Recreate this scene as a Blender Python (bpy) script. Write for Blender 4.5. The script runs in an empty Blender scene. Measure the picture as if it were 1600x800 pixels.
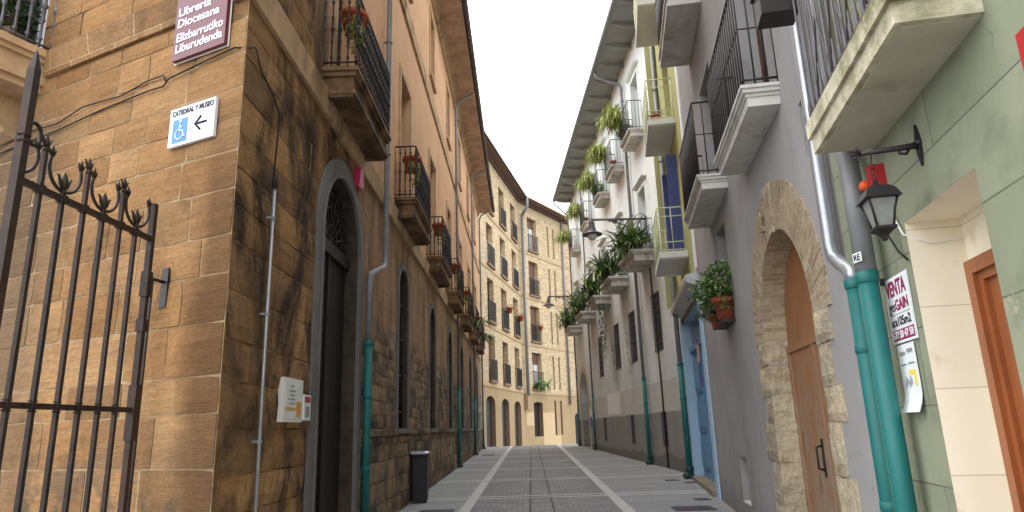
import bpy, math, random
from mathutils import Vector, Matrix
random.seed(7)
S = bpy.context.scene
COL = S.collection
R = math.radians
PI = math.pi

# ------------------------------------------------------------------ camera
cam_d = bpy.data.cameras.new('camera')
cam = bpy.data.objects.new('camera', cam_d); COL.objects.link(cam)
cam_d.sensor_width = 36.0
cam_d.lens = 36.0 * 1050.0 / 1600.0
cam_d.clip_start = 0.05; cam_d.clip_end = 3000
cr = Vector((0.9991420, 0.0276667, -0.0308190)); cu = Vector((0.0367300, -0.2481194, 0.9680329)); cf = Vector((-0.0191355, 0.9683343, 0.2489227))
m = Matrix((( cr.x, cu.x, -cf.x, 0), (cr.y, cu.y, -cf.y, 0), (cr.z, cu.z, -cf.z, 1.55), (0, 0, 0, 1)))
cam.matrix_world = m
S.camera = cam

# ------------------------------------------------------------------ sky and light (bright overcast)
W = bpy.data.worlds.new('World'); S.world = W; W.use_nodes = True
wn = W.node_tree.nodes; wl = W.node_tree.links; wn.clear()
wo = wn.new('ShaderNodeOutputWorld'); sk = wn.new('ShaderNodeTexSky'); sk.sky_type = 'NISHITA'; sk.sun_disc = False
SUN_EL = R(62); SUN_ROT = R(-70)
sk.sun_elevation = SUN_EL; sk.sun_rotation = SUN_ROT; sk.dust_density = 4.0; sk.air_density = 1.0
bg1 = wn.new('ShaderNodeBackground'); bg1.inputs[1].default_value = 0.05
bg2 = wn.new('ShaderNodeBackground'); bg2.inputs[0].default_value = (0.98, 0.99, 1.0, 1); bg2.inputs[1].default_value = 1.8
ad = wn.new('ShaderNodeAddShader')
wl.new(sk.outputs[0], bg1.inputs[0]); wl.new(bg1.outputs[0], ad.inputs[0]); wl.new(bg2.outputs[0], ad.inputs[1]); wl.new(ad.outputs[0], wo.inputs[0])
sd = bpy.data.lights.new('sun', 'SUN'); sd.energy = 1.2; sd.angle = R(25); sd.color = (1.0, 0.97, 0.93)
sd.energy = 0.9
so = bpy.data.objects.new('sun', sd); COL.objects.link(so)
# direction towards the sun: rotation measured clockwise from +Y
sv = Vector((math.sin(SUN_ROT) * math.cos(SUN_EL), math.cos(SUN_ROT) * math.cos(SUN_EL), math.sin(SUN_EL)))
so.rotation_euler = sv.to_track_quat('Z', 'Y').to_euler(); so.location = (0, 0, 40)
S.view_settings.view_transform = 'Standard'; S.view_settings.look = 'None'; S.view_settings.gamma = 1.0
S.view_settings.exposure = 0.76
S.render.engine = 'CYCLES'
S.cycles.max_bounces = 10; S.cycles.diffuse_bounces = 8

# ------------------------------------------------------------------ materials
def srgb(r, g, b):
    f = lambda c: (c / 255 / 12.92) if c / 255 <= 0.04045 else ((c / 255 + 0.055) / 1.055) ** 2.4
    return (f(r), f(g), f(b), 1)
class NT:
    def __init__(s, name, rough=0.85, spec=0.3, metal=0.0):
        s.m = bpy.data.materials.new(name); s.m.use_nodes = True
        s.t = s.m.node_tree; s.n = s.t.nodes; s.l = s.t.links
        s.b = s.n['Principled BSDF']; s.b.inputs['Roughness'].default_value = rough
        s.b.inputs['Specular IOR Level'].default_value = spec; s.b.inputs['Metallic'].default_value = metal
        s.uv = None; s.pos = None
    def UV(s):
        if not s.uv: s.uv = s.n.new('ShaderNodeUVMap'); s.uv.uv_map = 'UVMap'
        return s.uv.outputs[0]
    def P(s):
        if not s.pos: s.pos = s.n.new('ShaderNodeNewGeometry')
        return s.pos.outputs['Position']
    def mp(s, src, sc, loc=(0, 0, 0)):
        q = s.n.new('ShaderNodeMapping'); q.inputs['Scale'].default_value = sc; q.inputs['Location'].default_value = loc
        s.l.new(src, q.inputs[0]); return q.outputs[0]
    def noise(s, src, sc, det=5, rough=0.6, dist=0.0):
        q = s.n.new('ShaderNodeTexNoise'); q.inputs['Scale'].default_value = sc; q.inputs['Detail'].default_value = det
        q.inputs['Roughness'].default_value = rough; q.inputs['Distortion'].default_value = dist
        s.l.new(src, q.inputs['Vector']); return q.outputs['Fac']
    def ramp(s, src, stops):
        q = s.n.new('ShaderNodeValToRGB'); e = q.color_ramp.elements
        while len(e) < len(stops): e.new(0.5)
        for i, (p, c) in enumerate(stops): e[i].position = p; e[i].color = c if len(c) == 4 else (*c, 1)
        s.l.new(src, q.inputs[0]); return q.outputs[0]
    def mask(s, src, a, b):
        q = s.n.new('ShaderNodeMapRange'); q.inputs[1].default_value = a; q.inputs[2].default_value = b
        s.l.new(src, q.inputs[0]); return q.outputs[0]
    def mix(s, f, a, b, mode='MIX'):
        q = s.n.new('ShaderNodeMix'); q.data_type = 'RGBA'; q.blend_type = mode
        for i, v in ((0, f), (6, a), (7, b)):
            if hasattr(v, 'links'): s.l.new(v, q.inputs[i])
            else: q.inputs[i].default_value = v
        return q.outputs[2]
    def math(s, op, a, b=0.0, clamp=False):
        q = s.n.new('ShaderNodeMath'); q.operation = op; q.use_clamp = clamp
        for i, v in ((0, a), (1, b)):
            if hasattr(v, 'links'): s.l.new(v, q.inputs[i])
            else: q.inputs[i].default_value = v
        return q.outputs[0]
    def sep(s, src):
        q = s.n.new('ShaderNodeSeparateXYZ'); s.l.new(src, q.inputs[0]); return q.outputs
    def bump(s, h, st=0.4, dist=0.02):
        q = s.n.new('ShaderNodeBump'); q.inputs['Strength'].default_value = st; q.inputs['Distance'].default_value = dist
        s.l.new(h, q.inputs['Height']); s.l.new(q.outputs[0], s.b.inputs['Normal'])
    def col(s, c):
        if hasattr(c, 'links'): s.l.new(c, s.b.inputs['Base Color'])
        else: s.b.inputs['Base Color'].default_value = c
        return s
    def warp(s, src, amt, sc):
        q = s.n.new('ShaderNodeTexNoise'); q.inputs['Scale'].default_value = sc; q.inputs['Detail'].default_value = 3
        s.l.new(s.P(), q.inputs['Vector'])
        a = s.n.new('ShaderNodeVectorMath'); a.operation = 'SUBTRACT'; s.l.new(q.outputs['Color'], a.inputs[0]); a.inputs[1].default_value = (0.5, 0.5, 0.5)
        b = s.n.new('ShaderNodeVectorMath'); b.operation = 'SCALE'; s.l.new(a.outputs[0], b.inputs[0]); b.inputs['Scale'].default_value = amt
        c = s.n.new('ShaderNodeVectorMath'); c.operation = 'ADD'; s.l.new(src, c.inputs[0]); s.l.new(b.outputs[0], c.inputs[1])
        return c.outputs[0]
    def brick(s, src, w, h, mort, c1, c2, cm, off=0.5, smooth=0.3, bias=0.0):
        q = s.n.new('ShaderNodeTexBrick'); q.offset = off
        q.inputs['Color1'].default_value = c1; q.inputs['Color2'].default_value = c2; q.inputs['Mortar'].default_value = cm
        q.inputs['Scale'].default_value = 1.0; q.inputs['Mortar Size'].default_value = mort; q.inputs['Mortar Smooth'].default_value = smooth
        q.inputs['Bias'].default_value = bias; q.inputs['Brick Width'].default_value = w; q.inputs['Row Height'].default_value = h
        s.l.new(src, q.inputs['Vector']); return q.outputs['Color'], q.outputs['Fac']

def ashlar(name, w, h, c1, c2, cm, soot=(0.5, 0.62), sootc=srgb(58, 46, 38), mort=0.012, bl=None, warm=None, stretch=0.35, bst=0.6, warpamt=0.035):
    n = NT(name, 0.92, 0.15)
    uvs = n.sep(n.UV())
    vv = n.math('ADD', uvs[1], n.math('MULTIPLY', n.noise(n.mp(n.UV(), (0.0, 1.6, 0.0)), 1.0, 2, 0.5), h * 1.3))
    cb2 = n.n.new('ShaderNodeCombineXYZ'); n.l.new(n.math('ADD', uvs[0], n.math('MULTIPLY', n.noise(n.mp(n.UV(), (0.5, 0.5, 0.0)), 1.0, 0, 0.5), w * .9)), cb2.inputs[0]); n.l.new(vv, cb2.inputs[1])
    uvw = n.warp(cb2.outputs[0], warpamt, 1.3)
    c, f = n.brick(uvw, w, h, mort, c1, c2, cm, off=0.43)
    var = n.noise(n.P(), 0.9, 4, 0.6)
    c = n.mix(0.55, c, n.ramp(var, [(0.3, (0.62, 0.60, 0.58)), (0.5, (1, 1, 1)), (0.7, (1.3, 1.18, 1.02))]), 'MULTIPLY')
    fine = n.noise(n.P(), 14, 6, 0.7)
    c = n.mix(0.6, c, n.ramp(fine, [(0.3, (0.68, 0.66, 0.64)), (0.7, (1.25, 1.25, 1.25))]), 'MULTIPLY')
    if soot:
        s1 = n.noise(n.mp(n.P(), (1, 1, stretch)), 1.1, 8, 0.68, 0.5)
        mk = n.mask(s1, soot[0], soot[1])
        c = n.mix(mk, c, sootc)
    if bl: c = bl(n, c, f)
    hgt = n.math('ADD', n.math('MULTIPLY', f, -1.0), n.math('MULTIPLY', fine, 0.7))
    hgt = n.math('ADD', hgt, n.math('MULTIPLY', n.noise(n.P(), 3.5, 5, 0.7), 0.9))
    n.bump(hgt, bst, 0.05); n.col(c); return n.m

def plain(name, c, rough=0.8, spec=0.3, metal=0.0, var=0.12, sc=6.0, bst=0.15, stain=None, stc=None, stretch=0.25, gr=None, chips=None):
    n = NT(name, rough, spec, metal)
    a = n.noise(n.P(), sc, 5, 0.6)
    lo = tuple(1 - var for _ in range(3)); hi = tuple(1 + var for _ in range(3))
    cc = n.mix(1.0, c, n.ramp(a, [(0.3, lo), (0.7, hi)]), 'MULTIPLY')
    if stain:
        s1 = n.noise(n.mp(n.P(), (1, 1, stretch)), 1.6, 7, 0.7, 0.3)
        cc = n.mix(n.mask(s1, *stain), cc, stc)
    if gr: cc = grime(n, cc, gr)
    if chips: cc = n.mix(n.mask(n.noise(n.mp(n.P(), (1, 1, .45)), 9, 6, 0.75), 0.64, 0.68), cc, chips)
    n.col(cc)
    if bst: n.bump(n.noise(n.P(), sc * 6, 5, 0.6), bst, 0.01)
    return n.m

def grime(n, c, col_, amt=0.6, h=0.55, crack=0.35):
    p = n.sep(n.P()); a = n.noise(n.mp(n.P(), (1.6, 1.6, 0.8)), 1.7, 7, 0.7)
    zz = n.math('SUBTRACT', n.math('SUBTRACT', p[2], n.math('MULTIPLY', p[1], 0.013)), n.math('MULTIPLY', a, h * 1.6))
    c = n.mix(n.math('MULTIPLY', n.mask(zz, 0.05, -h * .75), amt), c, col_)
    if crack:
        q = n.noise(n.P(), 0.7, 4, 0.55, 1.2); w = n.math('ABSOLUTE', n.math('SUBTRACT', q, 0.5))
        g = n.mask(n.noise(n.P(), 0.9, 3, 0.5), 0.5, 0.62)
        c = n.mix(n.math('MULTIPLY', n.math('MULTIPLY', n.mask(w, 0.0035, 0.0008), g), crack), c, (c and (0.05, 0.048, 0.045, 1)))
    pt = n.noise(n.P(), 0.55, 3, 0.5); c = n.mix(0.5, c, n.ramp(pt, [(0.35, (0.86, 0.86, 0.87)), (0.6, (1.06, 1.06, 1.05))]), 'MULTIPLY')
    return c
def blockstone(name, tones, soot, sootc, extra=None, fine_=0.6, stretch=0.6):
    n = NT(name, 0.93, 0.12)
    u = n.sep(n.UV()); idn = n.math('FLOOR', n.math('DIVIDE', u[0], 100.0))
    wn_ = n.n.new('ShaderNodeTexWhiteNoise'); wn_.noise_dimensions = '1D'; n.l.new(idn, wn_.inputs['W'])
    k = len(tones); c = n.ramp(wn_.outputs['Value'], [(i / max(1, k - 1), t) for i, t in enumerate(tones)])
    a = n.noise(n.P(), 1.6, 5, 0.65); c = n.mix(0.7, c, n.ramp(a, [(0.3, (0.74, 0.72, 0.70)), (0.5, (1, 1, 1)), (0.7, (1.2, 1.14, 1.04))]), 'MULTIPLY')
    bed = n.noise(n.mp(n.P(), (1.0, 1.0, 7.0)), 2.2, 6, 0.7); c = n.mix(0.6, c, n.ramp(bed, [(0.3, (0.78, 0.76, 0.74)), (0.7, (1.18, 1.18, 1.18))]), 'MULTIPLY')
    f = n.noise(n.P(), 26, 6, 0.75); c = n.mix(fine_, c, n.ramp(f, [(0.3, (0.66, 0.64, 0.62)), (0.7, (1.25, 1.25, 1.25))]), 'MULTIPLY')
    s1 = n.noise(n.mp(n.P(), (1, 1, stretch)), 1.25, 9, 0.7, 0.6)
    c = n.mix(n.mask(s1, *soot), c, sootc)
    if extra: c = extra(n, c, 0.0)
    n.col(c); n.bump(n.math('ADD', n.math('MULTIPLY', bed, 1.0), n.math('ADD', n.math('MULTIPLY', f, 0.5), n.math('MULTIPLY', n.noise(n.P(), 6, 5, .7), 1.2))), 0.9, 0.025); return n.m
M = {}
# front face of the stone building, warm sandstone blocks
def lf_extra(n, c, f):
    z = n.sep(n.P())
    k = n.noise(n.P(), 2.2, 6, 0.7)
    low = n.math('MULTIPLY', n.mask(z[2], 1.7, 1.0), n.mask(k, 0.48, 0.56))
    c = n.mix(n.math('MULTIPLY', low, 0.75), c, srgb(92, 84, 74))
    x = n.math('MULTIPLY', n.mask(z[0], -4.3, -5.0), n.mask(z[2], 5.1, 4.6))
    c = n.mix(n.math('MULTIPLY', x, 0.6), c, srgb(84, 76, 66))
    e = n.math('ADD', z[0], n.math('MULTIPLY', n.noise(n.mp(n.P(), (1, 1, .5)), 1.8, 6, 0.7), 0.5))
    return n.mix(n.math('MULTIPLY', n.math('MULTIPLY', n.mask(e, -2.58, -2.36), n.mask(z[2], 4.6, 3.6)), 0.75), c, srgb(98, 72, 50))
M['stone_front'] = ashlar('sandstone_front', 0.62, 0.37, srgb(164, 130, 94), srgb(128, 98, 68), srgb(176, 150, 116), soot=(0.52, 0.74), sootc=srgb(100, 76, 54), mort=0.013, bl=lf_extra)
M['block_front'] = blockstone('golden_sandstone_blocks', [srgb(140, 106, 72), srgb(164, 127, 88), srgb(150, 112, 74), srgb(174, 138, 98), srgb(132, 101, 70)], (0.56, 0.76), srgb(104, 80, 58), lf_extra)
M['mortar_pale'] = plain('pale_lime_mortar', srgb(164, 142, 112), 0.95, 0.1, var=0.2, sc=6, bst=0.4, stain=(0.45, 0.6), stc=srgb(140, 114, 84), stretch=1)
M['block_street'] = blockstone('sooty_sandstone_blocks', [srgb(154, 119, 80), srgb(178, 140, 97), srgb(134, 104, 74), srgb(162, 127, 89), srgb(116, 92, 70)], (0.46, 0.60), srgb(64, 53, 45), None)
M['block_dark'] = blockstone('greyed_street_blocks', [srgb(120, 104, 86), srgb(150, 130, 106), srgb(90, 82, 74), srgb(134, 114, 92), srgb(164, 142, 112)], (0.50, 0.64), srgb(70, 65, 61), None, stretch=1.0)
M['mortar_brown'] = plain('dirty_brown_mortar', srgb(134, 112, 88), 0.95, 0.1, var=0.3, sc=5, bst=0.4, stain=(0.42, 0.55), stc=srgb(72, 60, 50), stretch=1)
# street wall, ground floor: dark blocks low down, tan render above, black crust near the corner
def lw_extra(n, c, f):
    p = n.sep(n.P())
    k = n.noise(n.P(), 1.4, 7, 0.7, 0.4)
    zz = n.math('ADD', p[2], n.math('MULTIPLY', k, 1.6))
    up = n.math('MULTIPLY', n.mask(zz, 3.9, 4.15), n.mask(p[1], 8.5, 10.5))
    tan = n.mix(n.mask(n.noise(n.mp(n.P(), (1, 1, 0.3)), 2.0, 6, 0.65), 0.42, 0.66), srgb(176, 142, 110), srgb(110, 92, 76))
    c = n.mix(up, c, tan)
    gr = n.math('MULTIPLY', n.mask(p[1], 9.5, 12.0), n.mask(zz, 4.15, 3.9))
    q2, f2 = n.brick(n.warp(n.UV(), 0.03, 2.0), 0.46, 0.24, 0.012, srgb(158, 138, 114), srgb(96, 86, 78), srgb(146, 132, 114), off=0.4)
    q2 = n.mix(n.mask(n.noise(n.P(), 1.3, 6, 0.65), 0.48, 0.62), q2, srgb(78, 72, 68))
    c = n.mix(gr, c, q2)
    return c
M['stone_street'] = ashlar('sooty_street_stone', 0.55, 0.31, srgb(178, 138, 96), srgb(138, 106, 72), srgb(158, 130, 100), soot=(0.45, 0.60), sootc=srgb(68, 55, 45), mort=0.012, bl=lw_extra, bst=0.9, stretch=0.7)
M['stone_plinth'] = ashlar('worn_plinth_stone', 0.60, 0.42, srgb(150, 124, 96), srgb(112, 98, 80), srgb(96, 86, 74), soot=(0.44, 0.56), sootc=srgb(70, 63, 57), mort=0.012, bst=0.9, stretch=1.2)
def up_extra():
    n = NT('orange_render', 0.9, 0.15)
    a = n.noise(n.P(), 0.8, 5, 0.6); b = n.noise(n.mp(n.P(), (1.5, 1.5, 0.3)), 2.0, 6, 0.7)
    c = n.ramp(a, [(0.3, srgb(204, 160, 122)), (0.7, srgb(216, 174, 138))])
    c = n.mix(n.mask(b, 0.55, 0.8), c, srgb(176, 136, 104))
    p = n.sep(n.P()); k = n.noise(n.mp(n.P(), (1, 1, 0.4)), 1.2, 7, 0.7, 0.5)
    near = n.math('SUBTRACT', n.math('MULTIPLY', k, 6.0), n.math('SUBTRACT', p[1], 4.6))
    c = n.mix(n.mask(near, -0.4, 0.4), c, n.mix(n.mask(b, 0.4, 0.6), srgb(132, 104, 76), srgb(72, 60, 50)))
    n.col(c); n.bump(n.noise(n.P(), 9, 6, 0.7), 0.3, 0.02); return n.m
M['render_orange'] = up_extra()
M['trim_stone'] = plain('buff_stone_trim', srgb(188, 158, 124), 0.9, 0.15, var=0.2, sc=4, bst=0.4, stain=(0.52, 0.68), stc=srgb(112, 90, 70))
M['trim_dark'] = plain('weathered_balcony_stone', srgb(128, 102, 76), 0.9, 0.15, var=0.25, sc=5, bst=0.4, stain=(0.46, 0.62), stc=srgb(76, 62, 50), stretch=0.6)
M['door_grey'] = plain('grey_stone_surround', srgb(112, 110, 108), 0.75, 0.3, var=0.12, sc=5, stain=(0.55, 0.75), stc=srgb(74, 72, 70))
M['black_wood'] = plain('black_wood', srgb(38, 34, 33), 0.6, 0.3, var=0.3, sc=8)
M['brown_wood'] = plain('dark_brown_wood', srgb(92, 56, 40), 0.6, 0.3, var=0.2, sc=8)
M['iron'] = plain('wrought_iron', srgb(42, 38, 40), 0.5, 0.5, 0.3, var=0.25, sc=20, bst=0.2)
M['iron_brown'] = plain('old_iron_rust', srgb(54, 46, 42), 0.55, 0.4, 0.3, var=0.35, sc=14, bst=0.3, stain=(0.5, 0.65), stc=srgb(74, 54, 44))
M['iron_grey'] = plain('grey_painted_iron', srgb(84, 82, 88), 0.45, 0.5, 0.2, var=0.1, sc=10)
M['zinc'] = plain('zinc_pipe', srgb(170, 174, 178), 0.38, 0.5, 0.65, var=0.15, sc=5, bst=0.05, stain=(0.5, 0.8), stc=srgb(120, 122, 124))
M['grey_pipe'] = plain('grey_painted_pipe', srgb(126, 128, 130), 0.5, 0.4, 0.1, var=0.12, sc=5, bst=0.05)
M['teal'] = plain('teal_painted_pipe', srgb(18, 104, 101), 0.55, 0.5, 0, var=0.12, sc=5, bst=0.08, stain=(0.56, 0.78), stc=srgb(58, 108, 106), chips=srgb(96, 96, 88))
M['teal_dark'] = plain('dark_teal_foot', srgb(20, 62, 62), 0.5, 0.5, 0, var=0.25, sc=12, bst=0.1)
M['terracotta'] = plain('terracotta', srgb(164, 84, 62), 0.8, 0.2, var=0.15, sc=10)
M['tile'] = plain('roof_tiles', srgb(168, 122, 98), 0.9, 0.1, var=0.35, sc=5, bst=0.3, stain=(0.5, 0.7), stc=srgb(112, 96, 84))
M['tile_dark'] = plain('dark_roof_tiles', srgb(96, 88, 86), 0.9, 0.1, var=0.35, sc=7, bst=0.3)
M['eave_wood'] = plain('brown_eave_boards', srgb(196, 168, 144), 0.85, 0.15, var=0.2, sc=3, bst=0.2, stain=(0.45, 0.7), stc=srgb(150, 128, 110))
M['eave_dark'] = plain('dark_eave_boards', srgb(112, 92, 84), 0.85, 0.15, var=0.15, sc=3)
M['eave_grey'] = plain('grey_eave_render', srgb(146, 147, 146), 0.9, 0.1, var=0.12, sc=3)
M['white_wall'] = plain('offwhite_render', srgb(238, 245, 245), 0.9, 0.15, var=0.04, sc=1.2, bst=0.15, stain=(0.62, 0.85), stc=srgb(206, 200, 186))
def low_right():
    n = NT('grey_street_render', 0.9, 0.15)
    p = n.sep(n.P()); a = n.noise(n.P(), 1.0, 6, 0.65); b = n.noise(n.mp(n.P(), (1, 1, 0.35)), 1.6, 6, 0.65)
    c = n.ramp(b, [(0.35, srgb(216, 219, 216)), (0.65, srgb(196, 199, 197))])
    zz = n.math('ADD', p[2], n.math('MULTIPLY', a, 0.14))
    c = n.mix(n.mask(zz, 2.9, 2.88), srgb(0, 0, 0) if False else c, n.ramp(a, [(0.3, srgb(202, 200, 194)), (0.7, srgb(188, 186, 180))]))
    c = n.mix(n.mask(zz, 1.98, 1.96), c, n.ramp(b, [(0.35, srgb(150, 148, 143)), (0.65, srgb(136, 134, 129))]))
    c = n.mix(n.mask(n.math('ADD', p[2], n.math('MULTIPLY', a, 0.7)), 1.02, 0.97), c, srgb(116, 114, 108))
    n.col(c); n.bump(n.noise(n.P(), 7, 6, 0.7), 0.25, 0.02); return n.m
M['grey_low'] = low_right()
M['pale_patch'] = plain('pale_patch_render', srgb(228, 227, 222), 0.9, 0.15, var=0.06, sc=3)
M['grey_render'] = plain('grey_render', srgb(160, 158, 157), 0.9, 0.15, var=0.06, sc=1.5, bst=0.3, stain=(0.52, 0.78), stc=srgb(132, 130, 130), stretch=0.4, gr=srgb(112, 108, 102))
M['cream_mould'] = plain('cream_moulding', srgb(204, 201, 194), 0.85, 0.2, var=0.12, sc=5, bst=0.4, stain=(0.52, 0.72), stc=srgb(146, 138, 124))
def arch_brick():
    n = NT('ring_bricks', 0.9, 0.15)
    c, f = n.brick(n.warp(n.UV(), 0.015, 6), 0.30, 0.055, 0.006, srgb(186, 168, 140), srgb(148, 128, 104), srgb(198, 188, 168), off=0.5)
    a = n.noise(n.P(), 9, 5, 0.7); c = n.mix(0.7, c, n.ramp(a, [(0.3, (0.7, 0.68, 0.66)), (0.7, (1.2, 1.2, 1.2))]), 'MULTIPLY')
    n.col(c); n.bump(n.math('ADD', n.math('MULTIPLY', f, -1.6), a), 1.0, 0.03); return n.m
M['arch_brick'] = arch_brick()
M['arch_stone'] = ashlar('jamb_stone', 0.75, 0.42, srgb(206, 192, 164), srgb(176, 166, 146), srgb(190, 182, 166), soot=(0.54, 0.66), sootc=srgb(150, 126, 96), mort=0.002, bst=1.0, stretch=1.0)
def wood(name, c1, c2, w=0.16):
    n = NT(name, 0.6, 0.25)
    g = n.noise(n.mp(n.UV(), (9, 0.9, 1)), 3.0, 7, 0.7, 0.4)
    c = n.ramp(g, [(0.3, c1), (0.72, c2)])
    k = n.noise(n.mp(n.P(), (2, 2, 1)), 2.2, 6, 0.7)
    p = n.sep(n.P())
    c = n.mix(n.math('MULTIPLY', n.mask(p[2], 2.9, 1.1), n.mask(k, 0.36, 0.56)), c, srgb(152, 132, 112))
    c = n.mix(n.mask(n.noise(n.mp(n.P(), (3, 3, .5)), 4, 6, .7), 0.62, 0.7), c, srgb(84, 58, 42))
    n.col(c); n.bump(g, 0.35, 0.008); return n.m
M['door_wood'] = wood('old_door_planks', srgb(136, 90, 56), srgb(176, 124, 84))
M['door_varnish'] = plain('varnished_brown_wood', srgb(146, 84, 46), 0.35, 0.5, var=0.15, sc=4)
def green_wall():
    n = NT('green_render', 0.85, 0.2)
    c, f = n.brick(n.UV(), 1.6, 0.40, 0.004, srgb(142, 146, 124), srgb(130, 136, 114), srgb(92, 96, 80), off=0.37, smooth=0.0)
    a = n.noise(n.P(), 3.0, 6, 0.6)
    c = n.mix(n.mask(a, 0.5, 0.75), c, srgb(114, 120, 100))
    c = n.mix(n.mask(n.noise(n.P(), 5, 6, 0.7), 0.66, 0.72), c, srgb(170, 160, 136))
    c = grime(n, c, srgb(96, 98, 82), 0.5)
    n.col(c); n.bump(n.math('ADD', n.noise(n.P(), 22, 5, 0.6), n.math('MULTIPLY', n.noise(n.P(), 2.5, 4, 0.6), 3.0)), 0.3, 0.01); return n.m
M['green_wall'] = green_wall()
def beige():
    n = NT('beige_reveal', 0.85, 0.2)
    c, f = n.brick(n.UV(), 5.0, 0.42, 0.003, srgb(238, 230, 208), srgb(234, 226, 204), srgb(200, 190, 168), smooth=0.0)
    c = n.mix(n.mask(n.noise(n.P(), 4, 6, 0.6), 0.6, 0.8), c, srgb(206, 188, 160))
    n.col(c); n.bump(n.noise(n.P(), 20, 4, 0.6), 0.15, 0.005); return n.m
M['beige'] = beige()
M['old_slab'] = plain('mossy_balcony_concrete', srgb(196, 190, 166), 0.9, 0.15, var=0.25, sc=9, bst=0.6, stain=(0.46, 0.60), stc=srgb(122, 118, 86), stretch=1.0)
M['slab_under'] = plain('balcony_soffit_render', srgb(180, 174, 156), 0.9, 0.15, var=0.12, sc=3, bst=0.3, stain=(0.55, 0.75), stc=srgb(136, 128, 106), stretch=1)
M['olive'] = plain('olive_render', srgb(178, 178, 124), 0.85, 0.2, var=0.06, sc=2)
M['olive_iron'] = plain('pale_green_paint', srgb(198, 206, 166), 0.5, 0.4, var=0.06, sc=10)
M['balc_grey'] = plain('pale_grey_slab', srgb(216, 216, 214), 0.85, 0.2, var=0.06, sc=3)
M['blue_light'] = plain('pale_blue_paint', srgb(172, 202, 228), 0.6, 0.35, var=0.07, sc=3, stain=(0.6, 0.8), stc=srgb(170, 192, 210))
M['blue_door'] = plain('blue_door_paint', srgb(96, 144, 182), 0.5, 0.4, var=0.1, sc=5)
M['navy'] = plain('navy_shutter_paint', srgb(66, 78, 130), 0.55, 0.35, var=0.1, sc=8)
M['yellow_shutter'] = plain('ochre_shutter', srgb(206, 170, 88), 0.6, 0.3, var=0.1, sc=5)
M['white_paint'] = plain('white_paint', srgb(228, 226, 222), 0.6, 0.3, var=0.03, sc=4, bst=0)
M['sign_brown'] = plain('maroon_enamel', srgb(104, 44, 54), 0.3, 0.5, var=0.03, sc=2, bst=0)
M['sign_white'] = plain('white_enamel', srgb(226, 230, 236), 0.3, 0.5, var=0.02, sc=2, bst=0)
M['sign_blue'] = plain('blue_enamel', srgb(48, 128, 200), 0.3, 0.5, var=0.02, sc=2, bst=0)
M['ink'] = plain('black_ink', srgb(32, 28, 48), 0.5, 0.3, var=0, bst=0)
M['maroon_ink'] = plain('maroon_ink', srgb(140, 24, 78), 0.5, 0.3, var=0, bst=0)
M['grey_ink'] = plain('grey_ink', srgb(140, 144, 148), 0.5, 0.3, var=0, bst=0)
M['yellow_ink'] = plain('yellow_ink', srgb(232, 212, 90), 0.5, 0.3, var=0, bst=0)
M['orange_ink'] = plain('orange_ink', srgb(214, 160, 90), 0.5, 0.3, var=0.1, sc=20, bst=0)
M['green_ink'] = plain('green_ink', srgb(90, 140, 110), 0.5, 0.3, var=0, bst=0)
M['paper'] = plain('paper', srgb(222, 226, 226), 0.7, 0.2, var=0.04, sc=8, bst=0.05)
M['purple'] = plain('purple_print', srgb(88, 74, 176), 0.5, 0.3, var=0.05, bst=0)
M['red'] = plain('red_plastic', srgb(168, 44, 46), 0.45, 0.4, var=0.08, bst=0)
M['pink'] = plain('magenta_plastic', srgb(196, 40, 92), 0.45, 0.4, var=0.06, bst=0)
M['orange'] = plain('orange_plastic', srgb(226, 92, 40), 0.5, 0.4, var=0.08, bst=0)
M['planter_grey'] = plain('grey_green_planter', srgb(92, 96, 84), 0.7, 0.2, var=0.1)
M['rubber'] = plain('black_cable', srgb(36, 32, 32), 0.6, 0.3, var=0.1, bst=0)
M['bin'] = plain('dark_bin_metal', srgb(46, 45, 50), 0.45, 0.4, 0.2, var=0.12, sc=8, bst=0.05)
M['bin_rim'] = plain('bright_bin_rim', srgb(190, 192, 204), 0.3, 0.5, 0.6, var=0.08, bst=0)
def brick_far():
    n = NT('yellow_brick', 0.92, 0.1)
    uv = n.warp(n.UV(), 0.015, 1.5)
    c, f = n.brick(uv, 0.27, 0.085, 0.010, srgb(204, 184, 150), srgb(160, 138, 108), srgb(188, 172, 144), off=0.5)
    a = n.noise(n.mp(n.UV(), (1, 2.6, 1)), 2.2, 6, 0.75)
    c = n.mix(0.8, c, n.ramp(a, [(0.3, (0.8, 0.76, 0.7)), (0.5, (1, 1, 1)), (0.7, (1.14, 1.12, 1.06))]), 'MULTIPLY')
    n.col(c); n.bump(f, 0.4, 0.02); return n.m
M['brick_far'] = brick_far()
M['far_base'] = plain('tan_ground_floor_render', srgb(164, 142, 110), 0.9, 0.1, var=0.1, sc=0.8, bst=0.1, stain=(0.52, 0.62), stc=srgb(158, 134, 102), stretch=1.0)
M['far_patch'] = plain('pale_tan_patch', srgb(194, 170, 134), 0.9, 0.1, var=0.04, sc=1)
M['far_string'] = plain('tan_string_course', srgb(178, 156, 122), 0.9, 0.1, var=0.06, sc=2)
M['brown_reveal'] = plain('brown_reveal', srgb(138, 114, 94), 0.9, 0.1, var=0.1, sc=3)
M['shutter_brown'] = plain('brown_roller_shutter', srgb(104, 76, 62), 0.6, 0.3, var=0.1, sc=5)
def glass():
    n = NT('window_glass', 0.08, 0.6); n.col((0.025, 0.028, 0.03, 1)); return n.m
M['glass'] = glass()
def frosted():
    n = NT('lamp_glass', 0.35, 0.5); n.col(srgb(214, 214, 208)); return n.m
M['lamp_glass'] = frosted()
M['smoky_glass'] = plain('smoky_lantern_glass', srgb(136, 138, 136), 0.25, 0.5, var=0.15, sc=12, bst=0)
M['curtain'] = plain('pale_curtain', srgb(200, 200, 196), 0.8, 0.2, var=0.1, sc=6)
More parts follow.
